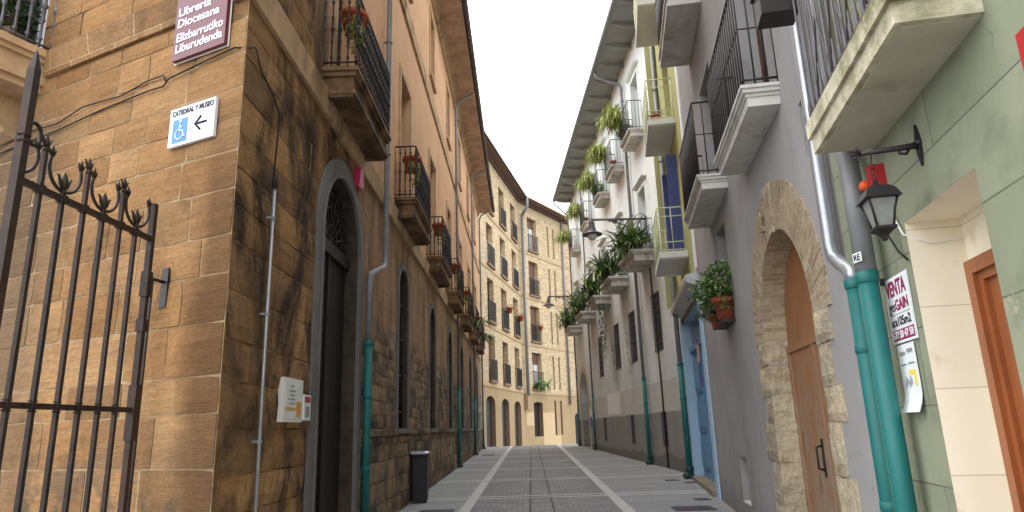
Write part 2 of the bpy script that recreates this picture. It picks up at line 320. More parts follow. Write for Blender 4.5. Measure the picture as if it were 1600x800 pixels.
M['louvre'] = plain('dark_ventilation_grille', srgb(44, 42, 42), 0.7, 0.3, var=0.15, sc=10)
# leaves
def leafmat(name, c1, c2, c3):
    n = NT(name, 0.5, 0.35); a = n.noise(n.P(), 7, 3, 0.6)
    n.col(n.ramp(a, [(0.3, c1), (0.5, c2), (0.72, c3)]))
    n.b.inputs['Subsurface Weight'].default_value = 0.0
    return n.m
M['leaf_dark'] = leafmat('dark_strap_leaves', srgb(36, 60, 38), srgb(62, 94, 58), srgb(112, 142, 104))
M['leaf_lime'] = leafmat('yellow_green_leaves', srgb(122, 142, 62), srgb(174, 186, 102), srgb(210, 214, 146))
M['leaf_mid'] = leafmat('mid_green_leaves', srgb(64, 92, 46), srgb(104, 138, 72), srgb(160, 182, 112))
M['flower_red'] = plain('red_flowers', srgb(170, 56, 48), 0.6, 0.2, var=0.3, sc=20, bst=0)
M['stem'] = plain('brown_stem', srgb(104, 86, 68), 0.8, 0.2, var=0.2, sc=10)
M['soil'] = plain('soil', srgb(58, 44, 36), 0.95, 0.1, var=0.2, sc=20)
# paving
def slabs():
    n = NT('grey_paving_slabs', 0.62, 0.35)
    c, f = n.brick(n.UV(), 1.15, 0.60, 0.005, srgb(150, 151, 152), srgb(140, 141, 142), srgb(116, 116, 117), off=0.5, smooth=0.1)
    a = n.noise(n.P(), 1.2, 6, 0.65); c = n.mix(0.8, c, n.ramp(a, [(0.3, (0.9, 0.9, 0.9)), (0.7, (1.1, 1.1, 1.09))]), 'MULTIPLY')
    b = n.noise(n.P(), 30, 4, 0.7); c = n.mix(0.5, c, n.ramp(b, [(0.3, (0.85, 0.85, 0.85)), (0.7, (1.12, 1.12, 1.12))]), 'MULTIPLY')
    st = n.noise(n.P(), 2.4, 7, 0.72); c = n.mix(n.math('MULTIPLY', n.mask(st, 0.56, 0.68), 0.45), c, srgb(104, 102, 100))
    gm = n.noise(n.P(), 16, 2, 0.4); c = n.mix(n.math('MULTIPLY', n.mask(gm, 0.70, 0.73), 0.6), c, srgb(74, 72, 72))
    n.col(c); n.bump(n.math('ADD', n.math('MULTIPLY', f, -1.5), b), 0.25, 0.01); n.b.inputs['Roughness'].default_value = 0.7; return n.m
M['slabs'] = slabs()
def setts():
    n = NT('dark_setts', 0.6, 0.35)
    c, f = n.brick(n.warp(n.UV(), 0.02, 5), 0.20, 0.11, 0.011, srgb(146, 146, 148), srgb(118, 118, 121), srgb(98, 97, 98), off=0.5, smooth=0.3)
    a = n.noise(n.P(), 1.0, 6, 0.65); c = n.mix(0.8, c, n.ramp(a, [(0.3, (0.84, 0.84, 0.84)), (0.7, (1.14, 1.13, 1.12))]), 'MULTIPLY')
    b = n.noise(n.P(), 22, 4, 0.7); c = n.mix(0.6, c, n.ramp(b, [(0.3, (0.75, 0.75, 0.75)), (0.7, (1.22, 1.22, 1.22))]), 'MULTIPLY')
    n.col(c); n.bump(n.math('ADD', n.math('MULTIPLY', f, -1.5), b), 0.5, 0.015); return n.m
M['setts'] = setts()
M['strip'] = plain('pale_granite_strip', srgb(190, 190, 186), 0.65, 0.3, var=0.14, sc=8, stain=(0.55, 0.75), stc=srgb(150, 148, 142), stretch=1)
M['asphalt'] = plain('worn_asphalt', srgb(84, 82, 82), 0.9, 0.2, var=0.15, sc=10)
M['cast_iron'] = plain('cast_iron_cover', srgb(78, 72, 78), 0.6, 0.4, 0.2, var=0.2, sc=25, bst=0.3)
M['step_stone'] = plain('worn_step_stone', srgb(136, 128, 112), 0.9, 0.1, var=0.2, sc=5, bst=0.3)
M['dark_reveal'] = plain('dark_reveal_stone', srgb(78, 68, 60), 0.9, 0.1, var=0.3, sc=5, bst=0.3)  # door and window reveals, coloured darker than the wall stone around them
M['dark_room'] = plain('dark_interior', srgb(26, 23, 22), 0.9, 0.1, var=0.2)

# ------------------------------------------------------------------ mesh builder (local metres; uv in metres by dominant axis)
class MB:
    def __init__(s): s.v = []; s.f = []; s.mi = []; s.uv = []; s.sm = []
    def face(s, pts, mi=0, uv=None, smooth=False):
        b = len(s.v); pts = [Vector(p) for p in pts]; s.v += pts; s.f.append(list(range(b, b + len(pts)))); s.mi.append(mi); s.sm.append(smooth)
        if uv is None:
            nrm = Vector((0, 0, 0))
            for i in range(len(pts)):
                a, c = pts[i], pts[(i + 1) % len(pts)]; nrm += Vector(((a.y - c.y) * (a.z + c.z), (a.z - c.z) * (a.x + c.x), (a.x - c.x) * (a.y + c.y)))
            ax, ay, az = abs(nrm.x), abs(nrm.y), abs(nrm.z)
            if az >= ax and az >= ay: uv = [(p.x, p.y) for p in pts]
            elif ay >= ax: uv = [(p.x, p.z) for p in pts]
            else: uv = [(p.y + 0.31, p.z) for p in pts]
        s.uv.append(uv)
    def box(s, x0, x1, y0, y1, z0, z1, mi=0):
        if x0 > x1: x0, x1 = x1, x0
        if y0 > y1: y0, y1 = y1, y0
        if z0 > z1: z0, z1 = z1, z0
        P = lambda a, b, c: (a, b, c)
        s.face([P(x0, y0, z0), P(x1, y0, z0), P(x1, y0, z1), P(x0, y0, z1)], mi)
        s.face([P(x1, y1, z0), P(x0, y1, z0), P(x0, y1, z1), P(x1, y1, z1)], mi)
        s.face([P(x0, y1, z0), P(x0, y0, z0), P(x0, y0, z1), P(x0, y1, z1)], mi)
        s.face([P(x1, y0, z0), P(x1, y1, z0), P(x1, y1, z1), P(x1, y0, z1)], mi)
        s.face([P(x0, y0, z1), P(x1, y0, z1), P(x1, y1, z1), P(x0, y1, z1)], mi)
        s.face([P(x0, y1, z0), P(x1, y1, z0), P(x1, y0, z0), P(x0, y0, z0)], mi)
        return s
    def hexa(s, a, b, mi=0):
        # a: 4 bottom points, b: 4 top points (same order)
        s.face(list(reversed(a)), mi); s.face(b, mi)
        for i in range(4):
            j = (i + 1) % 4; s.face([a[i], a[j], b[j], b[i]], mi)
        return s
    def tube(s, pts, r, n=8, mi=0, caps=True, rs=None, flat=1.0):
        pts = [Vector(p) for p in pts]; rings = []
        up = Vector((0, 0, 1))
        prev = None
        for i, p in enumerate(pts):
            if i == 0: d = pts[1] - pts[0]
            elif i == len(pts) - 1: d = pts[-1] - pts[-2]
            else: d = (pts[i + 1] - p).normalized() + (p - pts[i - 1]).normalized()
            d.normalize()
            if prev is None:
                a = d.cross(up)
                if a.length < 0.05: a = d.cross(Vector((0, 1, 0)))
            else:
                a = prev - d * prev.dot(d)
            a.normalize(); prev = a; b = d.cross(a)
            rr = rs[i] if rs else r
            rings.append([p + a * math.cos(2 * PI * k / n) * rr + b * math.sin(2 * PI * k / n) * rr * flat for k in range(n)])
        base = len(s.v)
        for rg in rings: s.v += rg
        for i in range(len(rings) - 1):
            for k in range(n):
                k2 = (k + 1) % n
                s.f.append([base + i * n + k, base + i * n + k2, base + (i + 1) * n + k2, base + (i + 1) * n + k]); s.mi.append(mi); s.sm.append(n > 4)
                s.uv.append([(k / n * .3, i * .3), ((k + 1) / n * .3, i * .3), ((k + 1) / n * .3, i * .3 + .3), (k / n * .3, i * .3 + .3)])
        if caps:
            for rg, o in ((0, 1), (len(rings) - 1, 0)):
                idx = [base + rg * n + k for k in range(n)]
                if o: idx.reverse()
                s.f.append(idx); s.mi.append(mi); s.sm.append(False); s.uv.append([(0, 0)] * n)
        return s
    def lathe(s, prof, c=(0, 0, 0), n=12, mi=0, sq=False, smooth=True, ax='z'):
        base = len(s.v); c = Vector(c)
        for r, z in prof:
            for k in range(n):
                t = 2 * PI * k / n + (PI / n if n == 4 else 0)
                v = Vector((r * math.cos(t), r * math.sin(t), z))
                if ax == 'y': v = Vector((v.x, -v.z, v.y))
                s.v.append(c + v)
        for i in range(len(prof) - 1):
            for k in range(n):
                k2 = (k + 1) % n
                s.f.append([base + i * n + k, base + i * n + k2, base + (i + 1) * n + k2, base + (i + 1) * n + k]); s.mi.append(mi); s.sm.append(smooth)
                s.uv.append([(k / n, prof[i][1]), ((k + 1) / n, prof[i][1]), ((k + 1) / n, prof[i + 1][1]), (k / n, prof[i + 1][1])])
        for i, o in ((0, 1), (len(prof) - 1, 0)):
            if prof[i][0] > 1e-4:
                idx = [base + i * n + k for k in range(n)]
                if o: idx.reverse()
                s.f.append(idx); s.mi.append(mi); s.sm.append(False); s.uv.append([(0, 0)] * n)
        return s
    def prism_x(s, prof, x0, x1, mi=0):
        # prof: (y,z) polygon extruded along x
        s.face([(x0, y, z) for y, z in prof], mi); s.face([(x1, y, z) for y, z in reversed(prof)], mi)
        for i in range(len(prof)):
            (a, b), (c, d) = prof[i], prof[(i + 1) % len(prof)]
            s.face([(x0, c, d), (x0, a, b), (x1, a, b), (x1, c, d)], mi)
        return s
    def prism_y(s, prof, y0, y1, mi=0):
        # prof: (x,z) polygon extruded along y
        s.face([(x, y0, z) for x, z in prof], mi); s.face([(x, y1, z) for x, z in reversed(prof)], mi)
        for i in range(len(prof)):
            (a, b), (c, d) = prof[i], prof[(i + 1) % len(prof)]
            s.face([(a, y0, b), (a, y1, b), (c, y1, d), (c, y0, d)], mi)
        return s
    def build(s, name, mats, parent=None, loc=(0, 0, 0), rot=0.0, off=(0, 0, 0)):
        me = bpy.data.meshes.new(name)
        o = Vector(off)
        me.from_pydata([tuple(v - o) for v in s.v], [], s.f)
        if not isinstance(mats, (list, tuple)): mats = [mats]
        for q in mats: me.materials.append(M[q])
        uvl = me.uv_layers.new(name='UVMap'); k = 0
        for i, p in enumerate(me.polygons):
            p.material_index = s.mi[i]; p.use_smooth = s.sm[i]
            for j in range(len(s.f[i])): uvl.data[p.loop_start + j].uv = s.uv[i][j]
        ob = bpy.data.objects.new(name, me); COL.objects.link(ob)
        ob.location = loc; ob.rotation_euler = (0, 0, rot)
        if parent: ob.parent = parent
        return ob

def tag(o, label=None, cat=None, group=None, kind=None):
    if label: o['label'] = label
    if cat: o['category'] = cat
    if group: o['group'] = group
    if kind: o['kind'] = kind
    return o
def empty(name, loc, rot=0.0, label=None, cat=None, group=None):
    o = bpy.data.objects.new(name, None); COL.objects.link(o); o.location = loc; o.rotation_euler = (0, 0, rot)
    o.empty_display_size = 0.2
    return tag(o, label, cat, group)
def copy_tree(o, parent=None):
    c = o.copy(); COL.objects.link(c); c.parent = parent
    for ch in [x for x in KIDS.get(o.name, [])]: k = copy_tree(ch, c); KIDS.setdefault(c.name, []).append(k)
    return c
KIDS = {}
def text_mesh(name, body, size, mat, parent, loc, bold=0.0, width=None, spacing=1.0, depth=0.002, align='LEFT', rotz=0.0, oy=0):
    cu_ = bpy.data.curves.new(name, 'FONT'); cu_.body = body; cu_.size = size; cu_.offset = bold; cu_.extrude = depth; cu_.align_x = align; cu_.space_character = spacing
    t = bpy.data.objects.new('tmp', cu_); COL.objects.link(t)
    bpy.context.view_layer.update()
    me = bpy.data.meshes.new_from_object(t.evaluated_get(bpy.context.evaluated_depsgraph_get()))
    bpy.data.objects.remove(t)
    xs = [v.co.x for v in me.vertices]; k = 1.0
    if width: k = width / (max(xs) - min(xs))
    x0 = min(xs) if align == 'LEFT' else 0
    for v in me.vertices:
        x, y, z = v.co; v.co = ((x - x0) * k, -z, y)
    me.name = name; me.materials.clear(); me.materials.append(M[mat])
    ob = bpy.data.objects.new(name, me); COL.objects.link(ob); ob.parent = parent; ob.location = loc
    return ob

# ------------------------------------------------------------------ site geometry
def gz(y):
    if y < -20: return -0.26
    if y < 38: return 0.013 * y
    if y < 42: return 0.494 + 0.01 * (y - 38) - 0.0 
    if y < 60: return 0.534 - 0.0297 * (y - 42)
    return 0.0
def xl(y): return -2.38 - 0.01101 * (y - 5)        # left street wall
def xw(y): return 3.87 - 0.068 * (y - 22.75)       # white building
def xg(y): return 3.40 + 0.13 * (y - 12.9)         # grey / blue building
def xn(y): return 2.594 + 0.17 * (y - 6.7)         # green building (near right)

# ground sheets
def sheet(name, x0f, x1f, ys, dz, mat, label=None):
    b = MB()
    for i in range(len(ys) - 1):
        a, c = ys[i], ys[i + 1]
        b.face([(x0f(a), a, gz(a) + dz), (x1f(a), a, gz(a) + dz), (x1f(c), c, gz(c) + dz), (x0f(c), c, gz(c) + dz)])
    o = b.build(name, mat); tag(o, label, None, None, 'structure'); return o
YS = [-20] + [i for i in range(-18, 66, 2)] + [120, 400, 900]
sheet('ground', lambda y: -700, lambda y: 700, [-600] + YS, 0.0, 'asphalt')
Y1 = [i * 1.0 for i in range(-8, 64)]
YC = [i * 1.0 for i in range(-8, 41)] + [41, 42, 43]
sheet('pavement', lambda y: xl(y) - 3.0 if y < 5 else -8.0, lambda y: -1.33, Y1, 0.008, 'slabs')
sheet('pavement', lambda y: 1.68, lambda y: 7.0, Y1, 0.008, 'slabs')
sheet('cobbled_lane', lambda y: -1.13, lambda y: -0.08, Y1, 0.008, 'setts')
sheet('cobbled_lane', lambda y: 0.36, lambda y: 1.48, Y1, 0.008, 'setts')
sheet('drain_channel', lambda y: -0.05, lambda y: 0.33, Y1, 0.004, 'setts')
sheet('pale_kerb_strip', lambda y: -1.33, lambda y: -1.13, YC, 0.008, 'strip')
sheet('pale_kerb_strip', lambda y: 1.48, lambda y: 1.68, YC, 0.008, 'strip')
yy = 14.25
for y in (10.25, 14.25, 18.3, 22.2, 26.0, 29.9, 33.8, 37.7):
    for d in (0.0, 0.36):
        sheet('pale_cross_strip', lambda q: xl(q) + 0.02, lambda q: (xg(q) if q < 17.6 else xw(q)) - 0.02, [y + d, y + d + 0.13], 0.012, 'strip')

# ------------------------------------------------------------------ wall with openings
def arc_pts(xa, xb, zs, rise, n=10):
    cx = (xa + xb) / 2; hw = (xb - xa) / 2
    return [(cx - hw * math.cos(PI * i / n), zs + rise * math.sin(PI * i / n)) for i in range(n + 1)]
def wall(b, x0, x1, z0, z1, ops, depth=0.3, mi=0, rmi=1, y=0.0, n=12):
    """ops: (xa, xb, za, zb, rise); rise > 0 gives an arched head inside za..zb"""
    xs = sorted(set([x0, x1] + [o[0] for o in ops] + [o[1] for o in ops])); zs = sorted(set([z0, z1] + [o[2] for o in ops] + [o[3] for o in ops]))
    xs = [q for q in xs if x0 <= q <= x1]; zs = [q for q in zs if z0 <= q <= z1]
    for i in range(len(xs) - 1):
        for j in range(len(zs) - 1):
            cx, cz = (xs[i] + xs[i + 1]) / 2, (zs[j] + zs[j + 1]) / 2
            if any(o[0] < cx < o[1] and o[2] < cz < o[3] for o in ops): continue
            b.face([(xs[i], y, zs[j]), (xs[i + 1], y, zs[j]), (xs[i + 1], y, zs[j + 1]), (xs[i], y, zs[j + 1])], mi)
    for o in ops:
        xa, xb, za, zb = o[:4]; rise = o[4] if len(o) > 4 else 0; d = o[5] if len(o) > 5 else depth
        sp = zb - rise
        b.face([(xa, y, za), (xa, y + d, za), (xb, y + d, za), (xb, y, za)][::-1], rmi)
        b.face([(xa, y, za), (xa, y, sp), (xa, y + d, sp), (xa, y + d, za)], rmi)
        b.face([(xb, y, sp), (xb, y, za), (xb, y + d, za), (xb, y + d, sp)], rmi)
        if rise > 0:
            pts = arc_pts(xa, xb, sp, rise, n)
            for i in range(n):
                p, q = pts[i], pts[i + 1]
                b.face([(p[0], y, p[1]), (q[0], y, q[1]), (q[0], y, zb), (p[0], y, zb)], mi)
                b.face([(p[0], y, p[1]), (p[0], y + d, p[1]), (q[0], y + d, q[1]), (q[0], y, q[1])], rmi, smooth=True)
        else:
            b.face([(xa, y, zb), (xb, y, zb), (xb, y + d, zb), (xa, y + d, zb)], rmi)
    return b
def masonry(b, x0, x1, z0, z1, hr, lr, ops=(), y0=0.0, mi=0, proud=(.006, .022), joint=.007, seed=1, nx=5, nz=3):
    rnd = random.Random(seed); z = z0; bid = seed * 7
    while z < z1 - .02:
        h = rnd.uniform(*hr)
        if z1 - z - h < hr[0] * .6: h = z1 - z
        cuts = []
        for o in ops:
            if o[2] < z + h and o[3] > z: cuts.append((o[0], o[1]))
        spans = [(x0, x1)]
        for ca, cb in cuts:
            ns = []
            for a, c in spans:
                if cb <= a or ca >= c: ns.append((a, c)); continue
                if ca > a: ns.append((a, ca))
                if cb < c: ns.append((cb, c))
            spans = ns
        for a, c in spans:
            x = a
            while x < c - .01:
                w = rnd.uniform(*lr)
                if c - x - w < lr[0] * .6: w = c - x
                bid += 1; pr = rnd.uniform(*proud); tl = rnd.uniform(-.006, .006); g = []
                for j in range(nz + 1):
                    row = []
                    for i in range(nx + 1):
                        ex = i in (0, nx); ez = j in (0, nz)
                        jj = joint + (rnd.uniform(0, .012) if ex and ez else rnd.uniform(-.002, .004))
                        px = x + w * i / nx + (jj if i == 0 else -jj if i == nx else rnd.uniform(-.01, .01)); pz = z + h * j / nz + (jj if j == 0 else -jj if j == nz else rnd.uniform(-.008, .008))
                        py = y0 - (pr * .35 if (ex or ez) else pr + rnd.uniform(-.004, .005)) - tl * (i / nx - .5)
                        row.append((px, py, pz))
                    g.append(row)
                U = lambda p: (p[0] + 100.0 * bid, p[2])
                def q(p1, p2, p3, p4, sm=True): b.face([p1, p2, p3, p4], mi, uv=[U(p1), U(p2), U(p3), U(p4)], smooth=sm)
                for j in range(nz):
                    for i in range(nx): q(g[j][i], g[j][i + 1], g[j + 1][i + 1], g[j + 1][i])
                bk = lambda p: (p[0], y0 + .004, p[2])
                for j in range(nz):
                    q(bk(g[j][0]), g[j][0], g[j + 1][0], bk(g[j + 1][0]), False); q(g[j][nx], bk(g[j][nx]), bk(g[j + 1][nx]), g[j + 1][nx], False)
                for i in range(nx):
                    q(bk(g[0][i]), bk(g[0][i + 1]), g[0][i + 1], g[0][i], False); q(g[nz][i], g[nz][i + 1], bk(g[nz][i + 1]), bk(g[nz][i]), False)
                x += w
        z += h
    return b
def arch_ring(b, xa, xb, za, zb, rise, w, y0, y1, mi=0, n=16, radial_uv=False, jamb_w=None):
    """surround: jambs + arch ring of width w standing from y0 (front) to y1"""
    sp = zb - rise; jw = jamb_w or w
    if za < sp:
        b.box(xa - jw, xa, y0, y1, za, sp, mi); b.box(xb, xb + jw, y0, y1, za, sp, mi)
    if rise <= 0:
        b.box(xa - w, xb + w, y0, y1, zb, zb + w, mi); return b
    pi = arc_pts(xa, xb, sp, rise, n); po = arc_pts(xa - w, xb + w, sp, rise + w, n); L = 0
    for i in range(n):
        a, c, d, e = pi[i], pi[i + 1], po[i + 1], po[i]
        l2 = L + math.dist(e, d)
        uv = [(0, L), (0, l2), (w, l2), (w, L)] if radial_uv else None
        b.face([(a[0], y0, a[1]), (c[0], y0, c[1]), (d[0], y0, d[1]), (e[0], y0, e[1])], mi, uv)
        b.face([(e[0], y0, e[1]), (d[0], y0, d[1]), (d[0], y1, d[1]), (e[0], y1, e[1])], mi, [(0, L), (0, l2), (.1, l2), (.1, L)] if radial_uv else None)
        b.face([(a[0], y0, a[1]), (a[0], y1, a[1]), (c[0], y1, c[1]), (c[0], y0, c[1])], mi, [(0, L), (.3, L), (.3, l2), (0, l2)] if radial_uv else None)
        L = l2
    return b

def inst(protos, key, make, parent, loc, rot=0.0):
    """first call makes the part tree, later calls copy it"""
    if key not in protos:
        o = make(parent); protos[key] = o
    else:
        o = copy_tree(protos[key], parent)
    o.parent = parent; o.location = loc; o.rotation_euler = (0, 0, rot)
    return o
PR = {}
def kid(parent, ob): KIDS.setdefault(parent.name, []).append(ob); ob.parent = parent; return ob

# ------------------------------------------------------------------ generic parts
def mk_window(w, h, d=0.06, frame='brown_wood', glassm='glass', bars=1, fw=0.06, shutter=None, rows=2):
    def f(parent):
        b = MB()
        b.box(-w / 2, -w / 2 + fw, 0, d, 0, h); b.box(w / 2 - fw, w / 2, 0, d, 0, h)
        b.box(-w / 2 + fw, w / 2 - fw, 0, d, 0, fw); b.box(-w / 2 + fw, w / 2 - fw, 0, d, h - fw, h)
        for i in range(bars):
            x = -w / 2 + (i + 1) * w / (bars + 1); b.box(x - fw * .55, x + fw * .55, 0.004, d - .004, fw, h - fw)
        for j in range(1, rows):
            z = h * j / rows
            for i in range(bars + 1):
                xa = -w / 2 + i * w / (bars + 1) + fw * .6; xb = -w / 2 + (i + 1) * w / (bars + 1) - fw * .6
                b.box(xa, xb, 0.01, d - .01, z - .02, z + .02)
        o = b.build('window', frame, parent)
        p = MB().box(-w / 2 + .01, w / 2 - .01, d * .5, d * .5 + .01, .01, h - .01).build('pane', glassm); kid(o, p)
        if shutter:
            q = MB()
            for k in range(int(h * shutter / .07)):
                z = h - fw - k * .07; q.hexa([(-w / 2 + fw, -.012, z - .065), (w / 2 - fw, -.012, z - .065), (w / 2 - fw, -.002, z - .065), (-w / 2 + fw, -.002, z - .065)], [(-w / 2 + fw, -.02, z), (w / 2 - fw, -.02, z), (w / 2 - fw, -.002, z), (-w / 2 + fw, -.002, z)])
            kid(o, q.build('roller_shutter', 'shutter_brown'))
        return o
    return f
def railing_mesh(w, proj, h, style='plain', sp=0.12, r=0.009, z0=0.0):
    """three-sided balcony railing, local x -w/2..w/2, y from 0 (wall) to -proj"""
    b = MB()
    runs = [((-w / 2, 0), (-w / 2, -proj)), ((-w / 2, -proj), (w / 2, -proj)), ((w / 2, -proj), (w / 2, 0))]
    for zz, rr in ((z0 + .06, .012), (z0 + h, .016)) + (((z0 + h * .55, .008),) if style == 'mid' else ()):
        pts = [(-w / 2, 0, zz), (-w / 2, -proj, zz), (w / 2, -proj, zz), (w / 2, 0, zz)]
        for i in range(3): b.tube([pts[i], pts[i + 1]], rr, 6)
    for (x0, y0), (x1, y1) in runs:
        L = math.hypot(x1 - x0, y1 - y0); n = max(1, round(L / sp))
        for i in range(n + 1):
            if i == n and (x1, y1) != (w / 2, 0): continue
            t = i / n; x = x0 + (x1 - x0) * t; y = y0 + (y1 - y0) * t
            if style == 'ornate':
                H = h
                prof = [(r, z0), (r, z0 + H * .10), (r * 2.1, z0 + H * .12), (r, z0 + H * .14), (r, z0 + H * .30), (r * 2.0, z0 + H * .33), (r * 1.3, z0 + H * .36), (r * 1.4, z0 + H * .47), (r * 2.8, z0 + H * .5), (r * 1.4, z0 + H * .53), (r * 1.2, z0 + H * .62), (r * 2.1, z0 + H * .66), (r, z0 + H * .69), (r, z0 + H * .84), (r * 2.1, z0 + H * .87), (r, z0 + H * .9), (r, z0 + H)]
                b.lathe(prof, (x, y, 0), 7)
            else:
                b.tube([(x, y, z0), (x, y, z0 + h)], r, 5)
    return b
def mk_balcony(w, proj, steps, slabm, rail_h, railm, style, sp, r, under=None):
    """steps: list of (z0, z1, shrink) of the moulded slab; top at z=0"""
    def f(parent):
        b = MB()
        for z0, z1, sh in steps:
            b.box(-w / 2 + sh, w / 2 - sh, -proj + sh, 0.02, z0, z1)
        o = b.build('balcony', slabm, parent)
        rl = railing_mesh(w - .06, proj - .04, rail_h, style, sp, r).build('railing', railm); kid(o, rl)
        return o
    return f

def roof_slope(b, x0, x1, y0, y1, z0, z1, th=0.08, wave=0.22, amp=0.035, mi=0):
    """wavy tile sheet rising from (y0,z0) to (y1,z1)"""
    n = int((x1 - x0) / wave * 6); pts = []
    for i in range(n + 1):
        x = x0 + (x1 - x0) * i / n; w_ = amp * abs(math.cos(PI * (x - x0) / wave)); pts.append((x, w_))
    for i in range(n):
        (xa, wa), (xb, wb) = pts[i], pts[i + 1]
        b.face([(xa, y0, z0 + wa), (xb, y0, z0 + wb), (xb, y1, z1 + wb), (xa, y1, z1 + wa)], mi, smooth=False)
        b.face([(xa, y0, z0 - th), (xb, y0, z0 - th), (xb, y0, z0 + wb), (xa, y0, z0 + wa)], mi)
    b.face([(x0, y0, z0 - th), (x0, y1, z1 - th), (x1, y1, z1 - th), (x1, y0, z0 - th)], mi)
    return b
def gutter_mesh(x0, x1, y, z, r=0.08):
    b = MB(); n = 8
    for i in range(n):
        a0 = PI + PI * i / n; a1 = PI + PI * (i + 1) / n
        b.face([(x0, y + r * math.cos(a0), z + r * math.sin(a0)), (x1, y + r * math.cos(a0), z + r * math.sin(a0)), (x1, y + r * math.cos(a1), z + r * math.sin(a1)), (x0, y + r * math.cos(a1), z + r * math.sin(a1))], smooth=True)
    b.tube([(x0, y - r, z), (x1, y - r, z)], .012, 6)
    b.tube([(x0, y + r, z), (x1, y + r, z)], .008, 6)
    for xx in (x0, x1):
        b.face([(xx, y + r * math.cos(PI + PI * i / 8), z + r * math.sin(PI + PI * i / 8)) for i in range(9)])
    return b

# ================================================================== STONE BUILDING (left)
LWD = Vector((xl(38.6) - xl(5.2), 33.4, 0)).normalized()
LWR = math.atan2(LWD.y, LWD.x)
C0 = Vector((xl(5.2), 5.2, gz(5.2)))
SB = empty('stone_building', C0, LWR, 'long sandstone and orange rendered building with iron balconies along the left side of the street', 'building')
L = 33.4
def sy(Y): return (Y - 5.2) / LWD.y
BAYS = [sy(q) for q in (8.45, 13.2, 17.6, 21.9, 26.2, 30.5, 34.8)]
zb = C0.z  # local z = world z - zb
Z = lambda z: z - zb
ops = [(sy(7.63), sy(9.42), Z(gz(9)), Z(4.86), 0.85, 0.26)]
for s_ in BAYS[1:]: ops.append((s_ - .55, s_ + .55, Z(1.62), Z(4.72), 0.5, 0.24))
b = MB(); wall(b, 0, L, -0.6, Z(5.42), ops, 0.35)
masonry(b, 0.0, sy(7.36), -.1, Z(5.36), (.28, .42), (.4, .8), [], 0.0, 2, seed=21, joint=.006)
masonry(b, sy(9.70), sy(24), Z(1.62), Z(3.0), (.16, .26), (.22, .5), [(o[0] - .14, o[1] + .14, o[2], o[3]) for o in ops[1:]], 0.0, 3, seed=33, proud=(.004, .02), nx=3, nz=2)
b.box(.6, L, 0.42, 0.47, -.3, Z(5.4), 1)
b.build('ground_floor_wall', ['stone_street', 'dark_reveal', 'block_street', 'block_dark'], SB)
# plinth, 6 cm proud, interrupted at the door
b = MB()
xa, xb = sy(9.69), L
b.box(xa, xb, -0.035, 0.0, -0.6, Z(1.56)); b.prism_x([(-0.06, Z(1.50)), (0.0, Z(1.50)), (0.0, Z(1.61)), (-0.05, Z(1.59))], xa, xb)
masonry(b, xa, sy(26), -.1, Z(1.50), (.22, .34), (.3, .7), [], -.036, 1, seed=41, proud=(.006, .022), nx=3, nz=2)
b.build('plinth', ['stone_plinth', 'block_dark'], SB)
ops = [(s_ - .58, s_ + .58, Z(5.95), Z(8.85), 0, 0.35) for s_ in BAYS] + [(s_ - .42, s_ + .42, Z(11.4), Z(13.4), 0, 0.3) for s_ in BAYS]
b = MB(); wall(b, 0, L, Z(5.42), Z(14.6), ops, 0.35)
b.box(L, L + .01, 0, 8, -.3, Z(14.5)); b.box(4.0, L, 7.99, 8.0, -.3, Z(14.5))
masonry(b, 0.0, 1.9, Z(5.68), Z(9.0), (.28, .42), (.4, .8), [], 0.0, 2, seed=52, proud=(.004, .016))
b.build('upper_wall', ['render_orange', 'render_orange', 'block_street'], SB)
b = MB()
b.prism_x([(-.075, Z(5.66)), (0, Z(5.66)), (0, Z(5.36)), (-.05, Z(5.36))], 0.0, L)
b.build('string_course', 'trim_stone', SB)
b = MB(); b.prism_x([(-.07, Z(10.75)), (0, Z(10.75)), (0, Z(10.45)), (-.05, Z(10.45))], 0.0, L); b.build('string_course', 'trim_stone', SB)
b = MB(); b.prism_x([(-.05, Z(14.0)), (0, Z(14.0)), (0, Z(14.15)), (-.10, Z(14.15)), (-.10, Z(14.08))][::-1], 0, L)
b.prism_x([(-.16, Z(14.3)), (0, Z(14.3)), (0, Z(14.15)), (-.12, Z(14.15))], 0, L)
b.build('cornice', 'trim_stone', SB)
# eaves
b = MB(); b.box(-.4, L + .3, -.85, 0.0, Z(14.302), Z(14.40))
for i in range(5): b.box(-.4, L + .3, -.82 + i * .16, -.82 + i * .16 + .02, Z(14.27), Z(14.301))
b.build('eave', 'eave_wood', SB)
b = MB(); roof_slope(b, -.4, L + .35, -.98, 4.0, Z(14.50), Z(16.2), wave=.24, amp=.07); b.build('roof', 'tile_dark', SB)
gutter_mesh(-.4, L + .35, -.95, Z(14.42), .075).build('gutter', 'tile_dark', SB)
